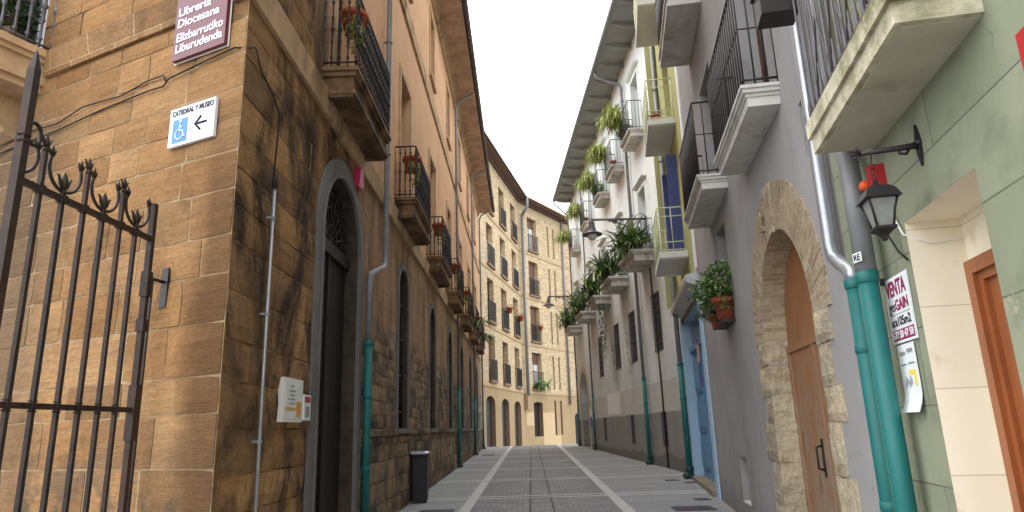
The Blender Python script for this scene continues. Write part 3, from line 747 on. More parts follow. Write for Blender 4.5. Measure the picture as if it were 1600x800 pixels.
# balconies, doors, upper windows, ground floor windows
def sb_balcony(parent):
    w, p = 2.15, .44
    b = MB()
    b.box(-w / 2, w / 2, -p, 0.0, -.06, 0.0); b.box(-w / 2 + .03, w / 2 - .03, -p + .03, 0.0, -.12, -.06)
    b.box(-w / 2 + .07, w / 2 - .07, -p + .07, 0.0, -.30, -.12)
    b.box(-w / 2 + .04, w / 2 - .04, -p + .04, 0.0, -.36, -.30)
    b.box(-w / 2 + .05, -w / 2 + .15, -p + .07, 0, -.40, -.36); b.box(w / 2 - .15, w / 2 - .05, -p + .07, 0, -.40, -.36); b.box(-w / 2 + .15, w / 2 - .15, -p + .07, -p + .14, -.395, -.36)
    o = b.build('balcony', 'trim_dark', parent)
    kid(o, railing_mesh(w - .06, p - .04, 1.05, 'ornate', .10, .011).build('railing', 'iron'))
    return o
def sb_surround(w, h, t=.14, dp=.03, mat='trim_stone', sill=True):
    def f(parent):
        b = MB(); b.box(-w / 2 - t, -w / 2, -dp, 0, 0, h); b.box(w / 2, w / 2 + t, -dp, 0, 0, h); b.box(-w / 2 - t, w / 2 + t, -dp, 0, h, h + t)
        if sill: b.box(-w / 2 - t - .03, w / 2 + t + .03, -dp - .05, 0, -.10, 0)
        return b.build('window_surround', mat, parent)
    return f
for i, s_ in enumerate(BAYS):
    inst(PR, 'sbb', sb_balcony, SB, (s_, 0, Z(5.95 - .035 * min(i, 4))))
    inst(PR, 'sbw', mk_window(1.16, 2.9, frame='brown_wood', rows=3), SB, (s_, .25, Z(5.95)))
    inst(PR, 'sbs', sb_surround(1.16, 2.9, sill=False), SB, (s_, -0.001, Z(5.96)))
    inst(PR, 'sbw2', mk_window(.84, 2.0, frame='brown_wood'), SB, (s_, .2, Z(11.4)))
    inst(PR, 'sbs2', sb_surround(.84, 2.0, .12), SB, (s_, -0.001, Z(11.4)))
def gwin(parent):
    b = MB(); arch_ring(b, -.55, .55, 0, 3.1, .5, .07, .0, .08)
    arch_ring(b, -.40, .40, 0.0, 2.95, .42, .12, .03, .07)
    o = b.build('window', 'black_wood', parent)
    kid(o, MB().box(-.55, .55, .09, .1, 0, 3.1).build('pane', 'glass'))
    g = MB()
    for k in range(6): g.tube([(-.44 + .176 * k, -.05, 0), (-.44 + .176 * k, -.05, 2.72 + (.3 if 0 < k < 5 else .0))], .011, 5)
    for z in (.3, 1.0, 1.7, 2.4): g.box(-.55, .55, -.062, -.04, z, z + .03)
    kid(o, g.build('window_grille', 'iron'))
    return o
def gsur(parent):
    b = MB(); arch_ring(b, -.55, .55, 0, 3.1, .5, .13, -.03, 0); b.box(-.72, .72, -.075, 0, -.09, 0); return b.build('window_surround', 'door_grey', parent)
for s_ in BAYS[1:]:
    inst(PR, 'gw', gwin, SB, (s_, .13, Z(1.62))); inst(PR, 'gs', gsur, SB, (s_, -.001, Z(1.62)))
# arched doorway
da, db, dz, dt = sy(7.63), sy(9.42), Z(gz(9)), Z(4.86)
b = MB(); arch_ring(b, da, db, dz - .3, dt, .85, .25, -.03, 0.0, n=20); arch_ring(b, da, db, dz - .3, dt, .85, .05, -.045, -.03, n=20)
b.build('door_surround', 'door_grey', SB)
b = MB(); tz = Z(3.95)
b.box(da, db, .12, .20, tz - .12, tz + .05)
for k in range(12):
    x = da + (db - da) * k / 12; b.box(x + .006, x + (db - da) / 12 - .006, .18, .22, dz, tz - .12)
b.box(da + (db - da) / 2 - .05, da + (db - da) / 2 + .05, .15, .18, dz, tz - .12)
door = b.build('door', 'black_wood', SB)
b = MB(); b.box(da - .02, db + .02, .22, .23, tz, dt + .02); kid(door, b.build('pane', 'glass', None))
b = MB(); cx = (da + db) / 2
for k in range(1, 9):
    a = PI * k / 9; b.tube([(cx, .14, tz + .06), (cx + .85 * math.cos(a), .14, tz + .06 + .8 * math.sin(a))], .012, 5)
for rr in (.25, .5, .72): b.tube([(cx + rr * math.cos(PI * k / 20), .14, tz + .06 + rr * .95 * math.sin(PI * k / 20)) for k in range(21)], .011, 5)
for k in range(8):
    a = PI * (k + .5) / 9 + .1; b.tube([(cx + (.61 + .08 * math.cos(t)) * math.cos(a + .12 * math.sin(t)), .14, tz + .06 + (.61 + .08 * math.cos(t)) * .95 * math.sin(a + .12 * math.sin(t))) for t in [2 * PI * q / 12 for q in range(13)]], .008, 5)
kid(door, b.build('fanlight_grille', 'iron'))
b = MB(); b.box(da - .1, db + .1, -.12, .34, dz - .4, dz + .06); b.build('doorstep', 'step_stone', SB)

# front face (LF), set at an angle at the corner
LFD = Vector((-1, .45, 0)).normalized()
LFR = math.atan2(-LFD.y, -LFD.x)            # local x runs to the right, towards the corner
LFL = 5.6
lf_o = C0 + LFD * LFL                        # left end
rel = Matrix.Rotation(-LWR, 3, 'Z') @ (lf_o - C0)
def lf(mb, name, mats): return mb.build(name, mats, SB, rel, LFR - LWR)
FS = lambda s_: LFL - s_
b = MB(); wall(b, 0, LFL, -.6, Z(5.42), [], .3, mi=1); masonry(b, 0.0, LFL, -.1, Z(5.36), (.28, .42), (.42, .85), [], 0.0, 0, seed=4)
lf(b, 'front_wall', ['block_front', 'mortar_pale'])
b = MB(); wall(b, 0, LFL, Z(5.42), Z(14.6), [(FS(4.3), FS(3.15), Z(5.7), Z(8.7), 0, .3)], .3, mi=1)
masonry(b, 0.0, LFL, Z(5.67), Z(9.2), (.30, .42), (.5, .95), [(FS(4.3), FS(3.15), Z(5.7), Z(8.7))], 0.0, 0, seed=9, proud=(.004, .012), joint=.004)
lf(b, 'front_wall', ['block_front', 'mortar_brown'])
b = MB(); b.prism_x([(-.07, Z(5.66)), (0, Z(5.66)), (0, Z(5.36)), (-.045, Z(5.36))], FS(2.95), FS(.86)); b.prism_x([(-.07, Z(5.66)), (0, Z(5.66)), (0, Z(5.36)), (-.045, Z(5.36))], FS(.16), LFL + .05); lf(b, 'string_course', 'stone_front')
b = MB(); b.box(FS(4.3), FS(3.15), .25, .26, Z(5.7), Z(8.7)); lf(b, 'window', 'glass')
b = MB(); b.box(-.5, LFL + .5, -.85, 0.0, Z(14.31), Z(14.40)); lf(b, 'eave', 'eave_wood')
# corner balcony on the front face
b = MB(); w0, w1 = FS(4.9), FS(2.93)
b.box(w0, w1, -.55, 0, Z(5.58), Z(5.66)); b.box(w0 + .03, w1 - .03, -.52, 0, Z(5.52), Z(5.58)); b.box(w0 + .06, w1 - .06, -.49, 0, Z(5.28), Z(5.52)); b.box(w0 + .03, w1 - .1, -.46, 0, Z(5.20), Z(5.28))
for xx in (w0 + .25, w1 - .75): b.prism_x([(-.42, Z(5.2)), (0, Z(5.2)), (0, Z(4.75)), (-.12, Z(4.80)), (-.3, Z(5.0))], xx, xx + .3)
bal = lf(b, 'balcony', 'trim_stone')
rl = railing_mesh(w1 - w0 - .1, .50, 1.05, 'ornate', .13, .014).build('railing', 'iron_grey'); kid(bal, rl); rl.location = ((w0 + w1) / 2, 0, Z(5.66))

# ================================================================== BRICK APARTMENT BUILDING at the bend
A0 = Vector((-3.4, 38.55, gz(41))); A1 = Vector((-.45, 53.0, 0)); A2 = Vector((3.4, 59.42, 0)); A3 = Vector((9.4, 65.0, 0))
BB = empty('apartment_building', (A0.x, A0.y, 0.0), 0.0, 'tall yellow brick apartment building closing the curved end of the street', 'building')
def seg_frame(p, q):
    d = (q - p); d.z = 0; ln = d.length; d.normalize(); return math.atan2(d.y, d.x), ln, Vector((p.x - A0.x, p.y - A0.y, 0))
FL = [(15.95, 18.85), (12.15, 15.05), (8.35, 11.25), (4.55, 7.45)]
def juliet(w, h, flower=False):
    def f(parent):
        b = MB()
        b.box(-w / 2 - .02, w / 2 + .02, -.16, -.13, 0.02, .06); b.box(-w / 2 - .02, w / 2 + .02, -.17, -.12, h - .05, h)
        n = int(w / .11)
        for i in range(n + 1):
            x = -w / 2 + w * i / n; b.box(x - .012, x + .012, -.155, -.135, .06, h - .05)
        for x in (-w / 2, w / 2): b.box(x - .02, x + .02, -.155, 0, h - .04, h - .01); b.box(x - .02, x + .02, -.155, 0, .02, .05)
        return b.build('railing', 'iron', parent)
    return f
def seg_build(p, q, cols, slits=(), doors=(), gwin_=(), patches=(), kx=1.0, xsec=0):
    rot, ln, loc = seg_frame(p, q)
    ops = []
    for c, w in cols:
        for z0, z1 in FL: ops.append((c - w / 2, c + w / 2, z0, z1, 0, .42))
    for s0, s1 in slits:
        for z0, z1 in FL: ops.append((s0, s1, z0 + .05, z1 - .1, 0, .35))
    b = MB(); wall(b, 0, ln, 4.2, 19.96, ops, .5); w_ = b.build('upper_wall', ['brick_far', 'brick_far'], BB, loc, rot)
    ops = [(a, c, z0, z1, rise, dd) for a, c, z0, z1, rise, dd in doors] + [(s0, s1, .95, 3.7, 0, .3) for s0, s1 in slits]
    b = MB(); wall(b, 0, ln, -.6, 4.2, ops, .5)
    b.box(0, ln, 1.6, 1.65, -.6, 20)
    b.build('ground_floor_wall', ['far_base', 'brown_reveal'], BB, loc, rot)
    for z in (4.15, 7.95, 11.8, 15.55):
        b = MB(); b.box(0, ln, -.05, 0, z, z + .22); b.build('string_course', 'far_string', BB, loc, rot)
    c_, s_n = math.cos(rot), math.sin(rot)
    W2 = lambda x, y, z: (loc.x + x * c_ - y * s_n, loc.y + x * s_n + y * c_, z)
    for c, w in cols:
        for fi, (z0, z1) in enumerate(FL):
            half, gm_ = ((.45, 'glass'), (.25, 'curtain'), (.7, 'glass'), (.0, 'glass'), (.3, 'curtain'), (.5, 'glass'))[(fi * 5 + int(c) * 3 + int(ln)) % 6]
            inst(PR, 'bw%.1f%.2f%s' % (w, half, gm_), mk_window(w, z1 - z0, frame='brown_wood', shutter=half, rows=2, glassm=gm_), BB, W2(c, .33, z0), rot)
            inst(PR, 'bj%.1f' % w, juliet(w, 1.35), BB, W2(c, 0, z0 + .02), rot)
            inst(PR, 'bsill%.1f' % w, lambda par, w=w: MB().box(-w / 2 - .08, w / 2 + .08, -.19, 0.0, -.12, -.001).build('window_sill', 'brown_reveal', par), BB, W2(c, 0, z0), rot)
    for s0, s1 in slits:
        for z0, z1 in FL + [(.9, 3.8)]:
            inst(PR, 'bsl%.2f' % (z1 - z0), lambda par, s0=s0, s1=s1, z0=z0, z1=z1: MB().box(-(s1 - s0) / 2, (s1 - s0) / 2, 0, .02, 0, z1 - z0).build('slit_window', 'louvre', par), BB, W2((s0 + s1) / 2, .28, z0), rot)
    for a, c, z0, z1, rise, dd in doors:
        b = MB(); w = c - a
        for k in range(6): b.box(a + w * k / 6 + .008, a + w * (k + 1) / 6 - .008, dd - .04, dd, z0, z1)
        b.build('door' if z0 < .9 and z1 - z0 > 2.8 or True else 'window', 'black_wood', BB, loc, rot)
    for a, c, z0, z1 in patches: MB().box(a, c, -.004, 0.001, z0, z1).build('wall_patch', 'far_patch', BB, loc, rot)
    b = MB(); b.box(0 - xsec, ln + xsec, -.72, 0.3, 19.95, 20.05); 
    b.box(-xsec, ln + xsec, -.2, 0, 19.8, 19.948)
    b.build('eave', 'eave_dark', BB, loc, rot)
    b = MB(); roof_slope(b, -xsec, ln + xsec, -.8, 4.0, 20.15, 21.5, wave=.26, amp=.09); b.build('roof', 'tile', BB, loc, rot)
    gutter_mesh(-xsec, ln + xsec, -.8, 20.08, .07).build('gutter', 'shutter_brown', BB, loc, rot)
    return W2, rot
offA = (Vector((-2.9, 41)) - Vector((A0.x, A0.y))).length
wA, rA = seg_build(A0, A1, [(offA + q, 1.65) for q in (2.7, 6.45, 10.2)], doors=[(offA + 1.0, offA + 3.25, gz(43) - .1, 3.6, .45, .32), (offA + 5.0, offA + 7.1, gz(47) - .1, 3.55, .45, .32), (offA + 8.75, offA + 10.95, gz(50) - .1, 3.5, .45, .32)])
wB, rB = seg_build(A1, A2, [(2.15, 1.5)], slits=[(4.75, 5.05), (5.75, 6.05)], doors=[(1.4, 2.8, .9, 3.55, .15, .4)],
    patches=[(0.25, 1.39, 1.75, 2.75), (2.81, 4.7, -.2, 2.75), (4.7, 5.7, -.2, .9)])
wC, rC = seg_build(A2, A3, [(1.9, 1.5), (5.6, 1.5)], doors=[(.55, 2.0, gz(60) - .1, 2.75, .35, .35), (5.0, 6.2, gz(60) - .1, 2.75, .35, .35)])
# ridge chimney-like roof ends
b = MB()
b.box(-.2, .2, -.05, .3, 3.0, 4.1); b.build('pipe_casing', 'far_base', BB, wB(.15, -.3, 0), rB)

# ================================================================== WHITE BUILDING (right, far)
WY0, WY1 = 39.2, 17.75      # local x from far (0) to near
wo_ = Vector((xw(WY0), WY0, 0)); we_ = Vector((xw(WY1), WY1, 0)); wd = (we_ - wo_); WL = wd.length; wd.normalize(); WR = math.atan2(wd.y, wd.x)
WB = empty('white_building', (wo_.x, wo_.y, 0), WR, 'off-white rendered house row with grey street level and flower balconies on the right', 'building')
WS = lambda Y: (WY0 - Y) / (WY0 - WY1) * WL
UB = [WS(q) for q in (35.8, 31.2, 27.2, 24.2, 21.1)]
LB = [WS(q) for q in (37.2, 32.6, 28.7, 25.1, 21.3)]
ops = []
for s_ in UB: ops.append((s_ - .5, s_ + .5, 10.95, 13.15, 0, .3))
for s_ in LB: ops.append((s_ - .5, s_ + .5, 6.85, 9.15, 0, .3))
b = MB(); wall(b, 0, WL, 6.9 - .05, 14.55, ops, .3)
b.box(-.01, 0, 0, 8, -.3, 14.5); b.box(0, WL, 7.9, 8, -.3, 14.5)
b.build('upper_wall', ['white_wall', 'white_wall'], WB)
GRY = [WS(q) for q in (31.0, 27.1, 24.2, 20.75)]; VEN = [WS(q) for q in (31.0, 25.3, 20.9)]
ops = [(s_ - .5, s_ + .5, 3.72, 5.5, 0, .12) for s_ in GRY] + [(s_ - .28, s_ + .28, .9, 1.9, 0, .12) for s_ in VEN] + [(WS(37.9), WS(35.5), gz(37) - .05, 4.35, 1.1, .45)]
b = MB(); wall(b, 0, WL, -.4, 6.85, ops, .3); b.box(0, WL, .6, .65, -.3, 6.8); b.build('ground_floor_wall', ['grey_low', 'grey_low'], WB)
MB().box(WS(30.1), WS(27.3), -.004, .001, 2.0, 2.85).build('wall_patch', 'pale_patch', WB)
def grille(w, h, nx, nz):
    def f(parent):
        b = MB(); b.box(-w / 2, w / 2, .1, .11, 0, h)
        o = b.build('window', 'louvre', parent)
        g = MB()
        for i in range(nx + 1): x = -w / 2 + w * i / nx; g.box(x - .012, x + .012, .0, .025, 0, h)
        for j in range(nz + 1): z = h * j / nz; g.box(-w / 2, w / 2, -.012, .0, z - .012, z + .012)
        kid(o, g.build('window_grille', 'iron_grey')); return o
    return f
for s_ in GRY: inst(PR, 'wg', grille(1.0, 1.78, 6, 7), WB, (s_, 0.0, 3.72))
for s_ in VEN: inst(PR, 'wv', grille(.56, 1.0, 3, 4), WB, (s_, 0.0, .9))
b = MB(); arch_ring(b, WS(37.9), WS(35.5), .3, 4.35, 1.1, .35, -.04, 0, n=16, radial_uv=True); b.build('door_surround', 'arch_stone', WB)
b = MB(); b.box(WS(37.9), WS(35.5), .4, .44, .4, 4.4); b.build('door', 'brown_wood', WB)
def w_sur(parent):
    b = MB(); b.box(-.62, -.5, -.03, 0, 0, 2.3); b.box(.5, .62, -.03, 0, 0, 2.3); b.box(-.62, .62, -.03, 0, 2.3, 2.42)
    b.prism_x([(-.14, 2.56), (0, 2.62), (0, 2.52), (-.10, 2.52)], -.75, .75); return b.build('window_surround', 'white_wall', parent)
for s_ in LB + UB:
    top = s_ in UB
    inst(PR, 'ww', mk_window(1.0, 2.3, frame='white_paint', rows=3), WB, (s_, .2, 10.95 if top else 6.85))
    o = inst(PR, 'ws', w_sur, WB, (s_, -.001, 10.85 if top else 6.85))
for s_ in UB:
    inst(PR, 'wub', mk_balcony(1.5, .5, [(-.05, 0, 0), (-.10, -.05, .04), (-.24, -.10, .08)], 'cream_mould', 1.0, 'iron_grey', 'plain', .11, .009), WB, (s_, 0, 10.95))
for s_ in LB:
    inst(PR, 'wlb', mk_balcony(1.95, .75, [(-.08, 0, 0), (-.13, -.08, .05), (-.34, -.13, .12)], 'cream_mould', 1.0, 'iron', 'plain', .12, .009), WB, (s_, 0, 6.85))
b = MB(); b.box(WS(37.9), WL + .1, -.95, 0.3, 14.5, 14.56); b.build('eave', 'eave_grey', WB)
def rafter(parent):
    b = MB(); b.prism_x([(-.86, -.06), (-.82, -.12), (-.5, -.17), (0, -.17), (0, -.001), (-.86, -.001)], -.07, .07); return b.build('rafter', 'eave_grey', parent)
for k in range(16): inst(PR, 'raf', rafter, WB, (WS(37.6) + k * 1.27, 0, 14.5))
b = MB(); roof_slope(b, WS(37.95), WL + .15, -1.02, 4.0, 14.68, 16.4, wave=.24, amp=.07); b.build('roof', 'tile_dark', WB)
gutter_mesh(WS(37.95), WL + .1, -1.0, 14.58, .09).build('gutter', 'grey_pipe', WB)
MB().tube([(WS(20.75), -.03, .3), (WS(20.75), -.03, 3.0), (WS(20.95), -.03, 6.4)], .025, 6).build('thin_pipe', 'iron_brown', WB)

# ================================================================== OLIVE BUILDING with the blue doorway
OY0, OY1 = 17.75, 13.1
oo = Vector((xg(OY0), OY0, 0)); oe = Vector((xg(OY1), OY1, 0)); od = oe - oo; OLn = od.length; od.normalize(); OR_ = math.atan2(od.y, od.x)
OB = empty('olive_building', (oo.x, oo.y, 0), OR_, 'narrow olive green house with pale balconies above a light blue street doorway', 'building')
OS = lambda Y: (OY0 - Y) / (OY0 - OY1) * OLn
ops = [(OS(16.3), OS(15.0), zz, zz + 2.5, 0, .3) for zz in (5.25, 8.45, 11.65)]
b = MB(); wall(b, 0, OLn, 4.55, 15.0, ops, .3); b.box(0, .01, -.3, 8, 4.5, 15); b.build('upper_wall', ['olive', 'olive'], OB)
ops = [(OS(17.3), OS(13.5), gz(15), 4.05, 0, .24)]
b = MB(); wall(b, 0, OLn, -.3, 4.55, ops, .5); b.box(0, .01, 0, 8, -.3, 4.5); b.build('ground_floor_wall', ['blue_light', 'blue_light'], OB)
b = MB(); b.box(OS(13.35), OLn, -.03, 0, 4.55, 15.0); b.build('quoin_strip', 'white_wall', OB)
for zz in (5.25, 8.45, 11.65):
    inst(PR, 'ow', mk_window(1.3, 2.5, frame='white_paint', rows=3), OB, (OS(15.65), .22, zz))
    def obal(parent):
        w, p = 1.95, .62
        b = MB(); b.box(-w / 2, w / 2, -p, 0, -.14, 0); b.box(-w / 2 + .04, w / 2 - .04, -p + .04, 0, -.16, -.14)
        o = b.build('balcony', 'balc_grey', parent); r = MB()
        for z, rr in ((.04, .012), (.22, .012), (.82, .012), (1.02, .016)):
            pts = [(-w / 2 + .03, 0, z), (-w / 2 + .03, -p + .03, z), (w / 2 - .03, -p + .03, z), (w / 2 - .03, 0, z)]
            for i in range(3): r.tube([pts[i], pts[i + 1]], rr, 6)
        for i in range(9): x = -w / 2 + .03 + (w - .06) * i / 8; r.tube([(x, -p + .03, 0), (x, -p + .03, 1.02)], .011, 5)
        for x in (-w / 2 + .03, w / 2 - .03):
            for y in (-.02, -.3): r.tube([(x, y, 0), (x, y, 1.02)], .011, 5)
        kid(o, r.build('railing', 'olive_iron')); return o
    inst(PR, 'ob', obal, OB, (OS(15.4), 0, zz))
# navy shutters folded back against the wall, lowest balcony door
def shut(parent):
    b = MB(); b.box(-.02, .02, -.24, 0, 0, 2.5)
    for k in range(34): b.box(-.028, .028, -.21, -.03, .08 + k * .07, .115 + k * .07)
    return b.build('shutter', 'navy', parent)
inst(PR, 'sh', shut, OB, (OS(16.33), -.01, 5.25)); inst(PR, 'sh', shut, OB, (OS(14.97), -.01, 5.25))
# blue doorway parts
b = MB(); b.box(OS(17.6), OS(17.3), -.03, 0, .2, 4.0); b.build('pilaster', 'blue_light', OB)
b = MB(); b.box(OS(13.5), OS(13.12), -.03, 0, .1, 4.0); b.build('pilaster', 'blue_light', OB)
xa, xb = OS(17.3), OS(13.5); xm = (xa + xb) / 2
b = MB(); b.box(xa, xb, .20, .24, .3, 3.25)
for a, c in ((xa, xm), (xm, xb)):
    for z0, z1 in ((.5, 1.2), (1.35, 2.1), (2.25, 3.1)):
        b.box(a + .12, c - .12, .175, .20, z0, z1); b.box(a + .2, c - .2, .16, .175, z0 + .08, z1 - .08)
b.box(xm - .03, xm + .03, .14, .20, .3, 3.25); b.box(xa, xb, .12, .24, 3.25, 3.37)
dr = b.build('door', 'blue_door', OB)
kid(dr, MB().box(xa, xb, .22, .23, 3.37, 4.1).build('pane', 'glass'))
MB().box(xa, xb, -.10, .20, .0, .30).build('doorstep', 'step_stone', OB)
b = MB(); b.prism_x([(-.24, 4.40), (-.22, 4.32), (0, 4.22), (0, 4.52), (-.24, 4.46)][::-1], OS(17.6), OS(13.35)); b.build('door_hood', 'cream_mould', OB)
b = MB(); b.box(xa - .1, xb + .1, -.02, .0, 4.0, 4.12); b.build('lintel', 'brown_wood', OB)
b = MB(); b.box(-.3, OLn + .1, -.9, .2, 15, 15.1); b.build('eave', 'eave_grey', OB)
b = MB(); roof_slope(b, -.2, OLn + .1, -.95, 3.5, 15.15, 16.6); b.build('roof', 'tile_dark', OB)

# ================================================================== GREY BUILDING with the arched doorway
GY0, GY1 = 13.1, 4.68
go = Vector((xg(GY0), GY0, 0)); ge = Vector((xg(GY1), GY1, 0)); gd = ge - go; GLn = gd.length; gd.normalize(); GRr = math.atan2(gd.y, gd.x)
GB = empty('grey_building', (go.x, go.y, 0), GRr, 'smooth grey rendered house with a brick and stone arched wooden doorway', 'building')
GS = lambda Y: (GY0 - Y) / (GY0 - GY1) * GLn
ax0, ax1 = GS(7.85), GS(5.80)
ops = [(ax0, ax1, gz(7), 3.45, 1.02, .27), (GS(10.45), GS(9.65), 2.98, 4.45, 0, .3), (GS(10.6), GS(10.0), .42, 1.05, 0, .12), (GS(10.6), GS(9.45), 4.85, 7.0, 0, .3), (GS(7.3), GS(6.2), 4.62, 6.9, 0, .3), (GS(5.4), GS(5.0), 3.7, 4.2, 0, .3),
       (GS(11.0), GS(9.9), 8.05, 10.2, 0, .3), (GS(7.4), GS(6.3), 8.05, 10.2, 0, .3)]
b = MB(); wall(b, 0, GLn, -.3, 14.0, ops, .3, n=20); b.box(0, .01, 0, 8, -.3, 14); b.build('wall', ['grey_render', 'grey_render'], GB)
MB().box(GS(10.6), GS(10.0), .12, .13, .42, 1.05).build('recess_back', 'grey_render', GB)
MB().box(GS(10.6) - .02, GS(10.0) + .02, -.012, .12, .40, .425).build('recess_sill', 'cream_mould', GB)
MB().box(GS(10.5), GS(9.6), -.20, .02, 2.94, 2.98).build('niche_ledge', 'iron', GB)
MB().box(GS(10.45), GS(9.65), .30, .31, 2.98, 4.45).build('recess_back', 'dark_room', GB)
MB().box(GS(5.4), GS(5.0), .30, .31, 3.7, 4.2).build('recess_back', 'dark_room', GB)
for (ya, yb, za, zc) in ((10.6, 9.45, 4.85, 7.0), (7.3, 6.2, 4.62, 6.9), (11.0, 9.9, 8.05, 10.2), (7.4, 6.3, 8.05, 10.2)):
    inst(PR, 'g%.2f%.2f' % (ya - yb, zc - za), mk_window(GS(yb) - GS(ya), zc - za, frame='brown_wood', rows=3), GB, ((GS(ya) + GS(yb)) / 2, .22, za))
# doorway: brick ring, stone jambs (irregular blocks), keystone, wooden door
b = MB(); arch_ring(b, ax0, ax1, 2.43, 3.45, 1.02, .50, -.012, 0.0, n=28, radial_uv=True)
b.build('arch_ring', 'arch_brick', GB)
b = MB(); pts = arc_pts(ax0 + .012, ax1 - .012, 2.43, 1.006, 24); Lc = 0
for i in range(24):
    a, c = pts[i], pts[i + 1]; l2 = Lc + math.dist(a, c)
    b.face([(a[0], -.011, a[1]), (a[0], .26, a[1]), (c[0], .26, c[1]), (c[0], -.011, c[1])], 0, [(0, Lc), (.4, Lc), (.4, l2), (0, l2)]); Lc = l2
b.build('arch_soffit', 'arch_brick', GB)
def jstone(bb, xa, xb, y0, z, h):
    # a rough block: front face as a jittered 5 x 4 grid, pillowed at the edges
    nx, nz = 5, 4; g = []
    for j in range(nz + 1):
        row = []
        for i in range(nx + 1):
            e = (i in (0, nx)) or (j in (0, nz)); jx = random.uniform(-.012, .012); jz = random.uniform(-.006, .006)
            row.append((xa + (xb - xa) * i / nx + jx, (y0 + .014 if e else y0 - random.uniform(0, .012)), z + .004 + (h - .008) * j / nz + jz))
        g.append(row)
    for j in range(nz):
        for i in range(nx): bb.face([g[j][i], g[j][i + 1], g[j + 1][i + 1], g[j + 1][i]], smooth=False)
    for j in range(nz):
        bb.face([(g[j][0][0], .26, g[j][0][2]), g[j][0], g[j + 1][0], (g[j + 1][0][0], .26, g[j + 1][0][2])]); bb.face([g[j][nx], (g[j][nx][0], .26, g[j][nx][2]), (g[j + 1][nx][0], .26, g[j + 1][nx][2]), g[j + 1][nx]])
    for i in range(nx):
        bb.face([(g[0][i][0], .26, g[0][i][2]), (g[0][i + 1][0], .26, g[0][i + 1][2]), g[0][i + 1], g[0][i]]); bb.face([g[nz][i], g[nz][i + 1], (g[nz][i + 1][0], .26, g[nz][i + 1][2]), (g[nz][i][0], .26, g[nz][i][2])])
random.seed(3); b = MB(); b2 = MB(); z = gz(7) - .1; k = 0
while z < 2.43:
    h = min(random.uniform(.28, .5), 2.43 - z); 
    if 2.43 - z - h < .15: h = 2.43 - z
    wl_ = random.uniform(.38, .62) if k % 2 else random.uniform(.30, .42); wr_ = random.uniform(.34, .5) if not k % 2 else random.uniform(.26, .36)
    dq = random.uniform(.0, .012)
    jstone(b, ax0 - wl_, ax0 + .01 + dq, -.02 - dq, z, h); jstone(b2, ax1 - .01 - dq, ax1 + wr_, -.02 - dq, z, h); z += h; k += 1
b.build('stone_jamb', 'arch_stone', GB); b2.build('stone_jamb', 'arch_stone', GB)
b = MB(); kc = (ax0 + ax1) / 2; b.hexa([(kc - .09, -.03, 3.44), (kc + .09, -.03, 3.44), (kc + .09, 0, 3.44), (kc - .09, 0, 3.44)], [(kc - .13, -.03, 3.97), (kc + .13, -.03, 3.97), (kc + .13, 0, 3.97), (kc - .13, 0, 3.97)])
b.build('keystone', 'arch_stone', GB)
# small carved relief beside the keystone
b = MB(); b.tube([(kc - .34, -.03, 3.62), (kc - .33, -.04, 3.78)], .014, 6); b.tube([(kc - .40, -.03, 3.70), (kc - .27, -.035, 3.72)], .012, 6); b.box(kc - .38, kc - .29, -.05, -.012, 3.56, 3.61)
b.build('carved_relief', 'arch_stone', GB)
b = MB(); npl = 8; dw = (ax1 - ax0) / npl
for k in range(npl):
    xx = ax0 + k * dw; b.box(xx + .004, xx + dw - .004, .23, .28, gz(7) - .05, 2.28)
for k in range(4):
    xx = ax0 + k * dw * 2; b.box(xx + .003, xx + 2 * dw - .003, .24, .28, 2.36, 3.47)
b.box(ax0, ax1, .21, .28, 2.28, 2.36); b.box(ax0, ax0 + .09, .215, .23, gz(7), 2.28); b.box(kc - .05, kc + .05, .215, .23, gz(7), 2.28)
dr = b.build('door', 'door_wood', GB)
h_ = MB(); h_.tube([(kc - .16, .23, 1.30), (kc - .16, .17, 1.28), (kc - .16, .17, 1.08), (kc - .16, .23, 1.06)], .013, 6); h_.box(kc - .19, kc - .13, .222, .23, 1.0, 1.36); kid(dr, h_.build('handle', 'iron_brown'))
mould = [(-.035, 0, 0), (-.075, -.035, .018), (-.11, -.075, .045), (-.205, -.11, .06)]
def g_bal(w, p, sp=.115):
    return mk_balcony(w, p, mould, 'cream_mould', 1.12, 'iron', 'mid', sp, .010)
inst(PR, 'gb1', g_bal(2.15, .42), GB, (GS(10.0), 0, 4.95))
inst(PR, 'gb2', g_bal(2.0, .36), GB, (GS(6.85), 0, 4.68))
o = inst(PR, 'gb3', mk_balcony(2.0, .55, [(-.06, 0, 0), (-.14, -.06, .04), (-.22, -.14, .02)], 'cream_mould', 1.1, 'iron', 'mid', .115, .010), GB, (GS(10.4), 0, 8.25))
inst(PR, 'gb2', g_bal(2.0, .36), GB, (GS(6.85), 0, 8.05))
b = MB(); b.box(-.1, GLn + .1, -.8, .2, 14, 14.1); b.build('eave', 'eave_grey', GB)
b = MB(); roof_slope(b, -.1, GLn + .1, -.9, 4, 14.2, 15.8); b.build('roof', 'tile_dark', GB)

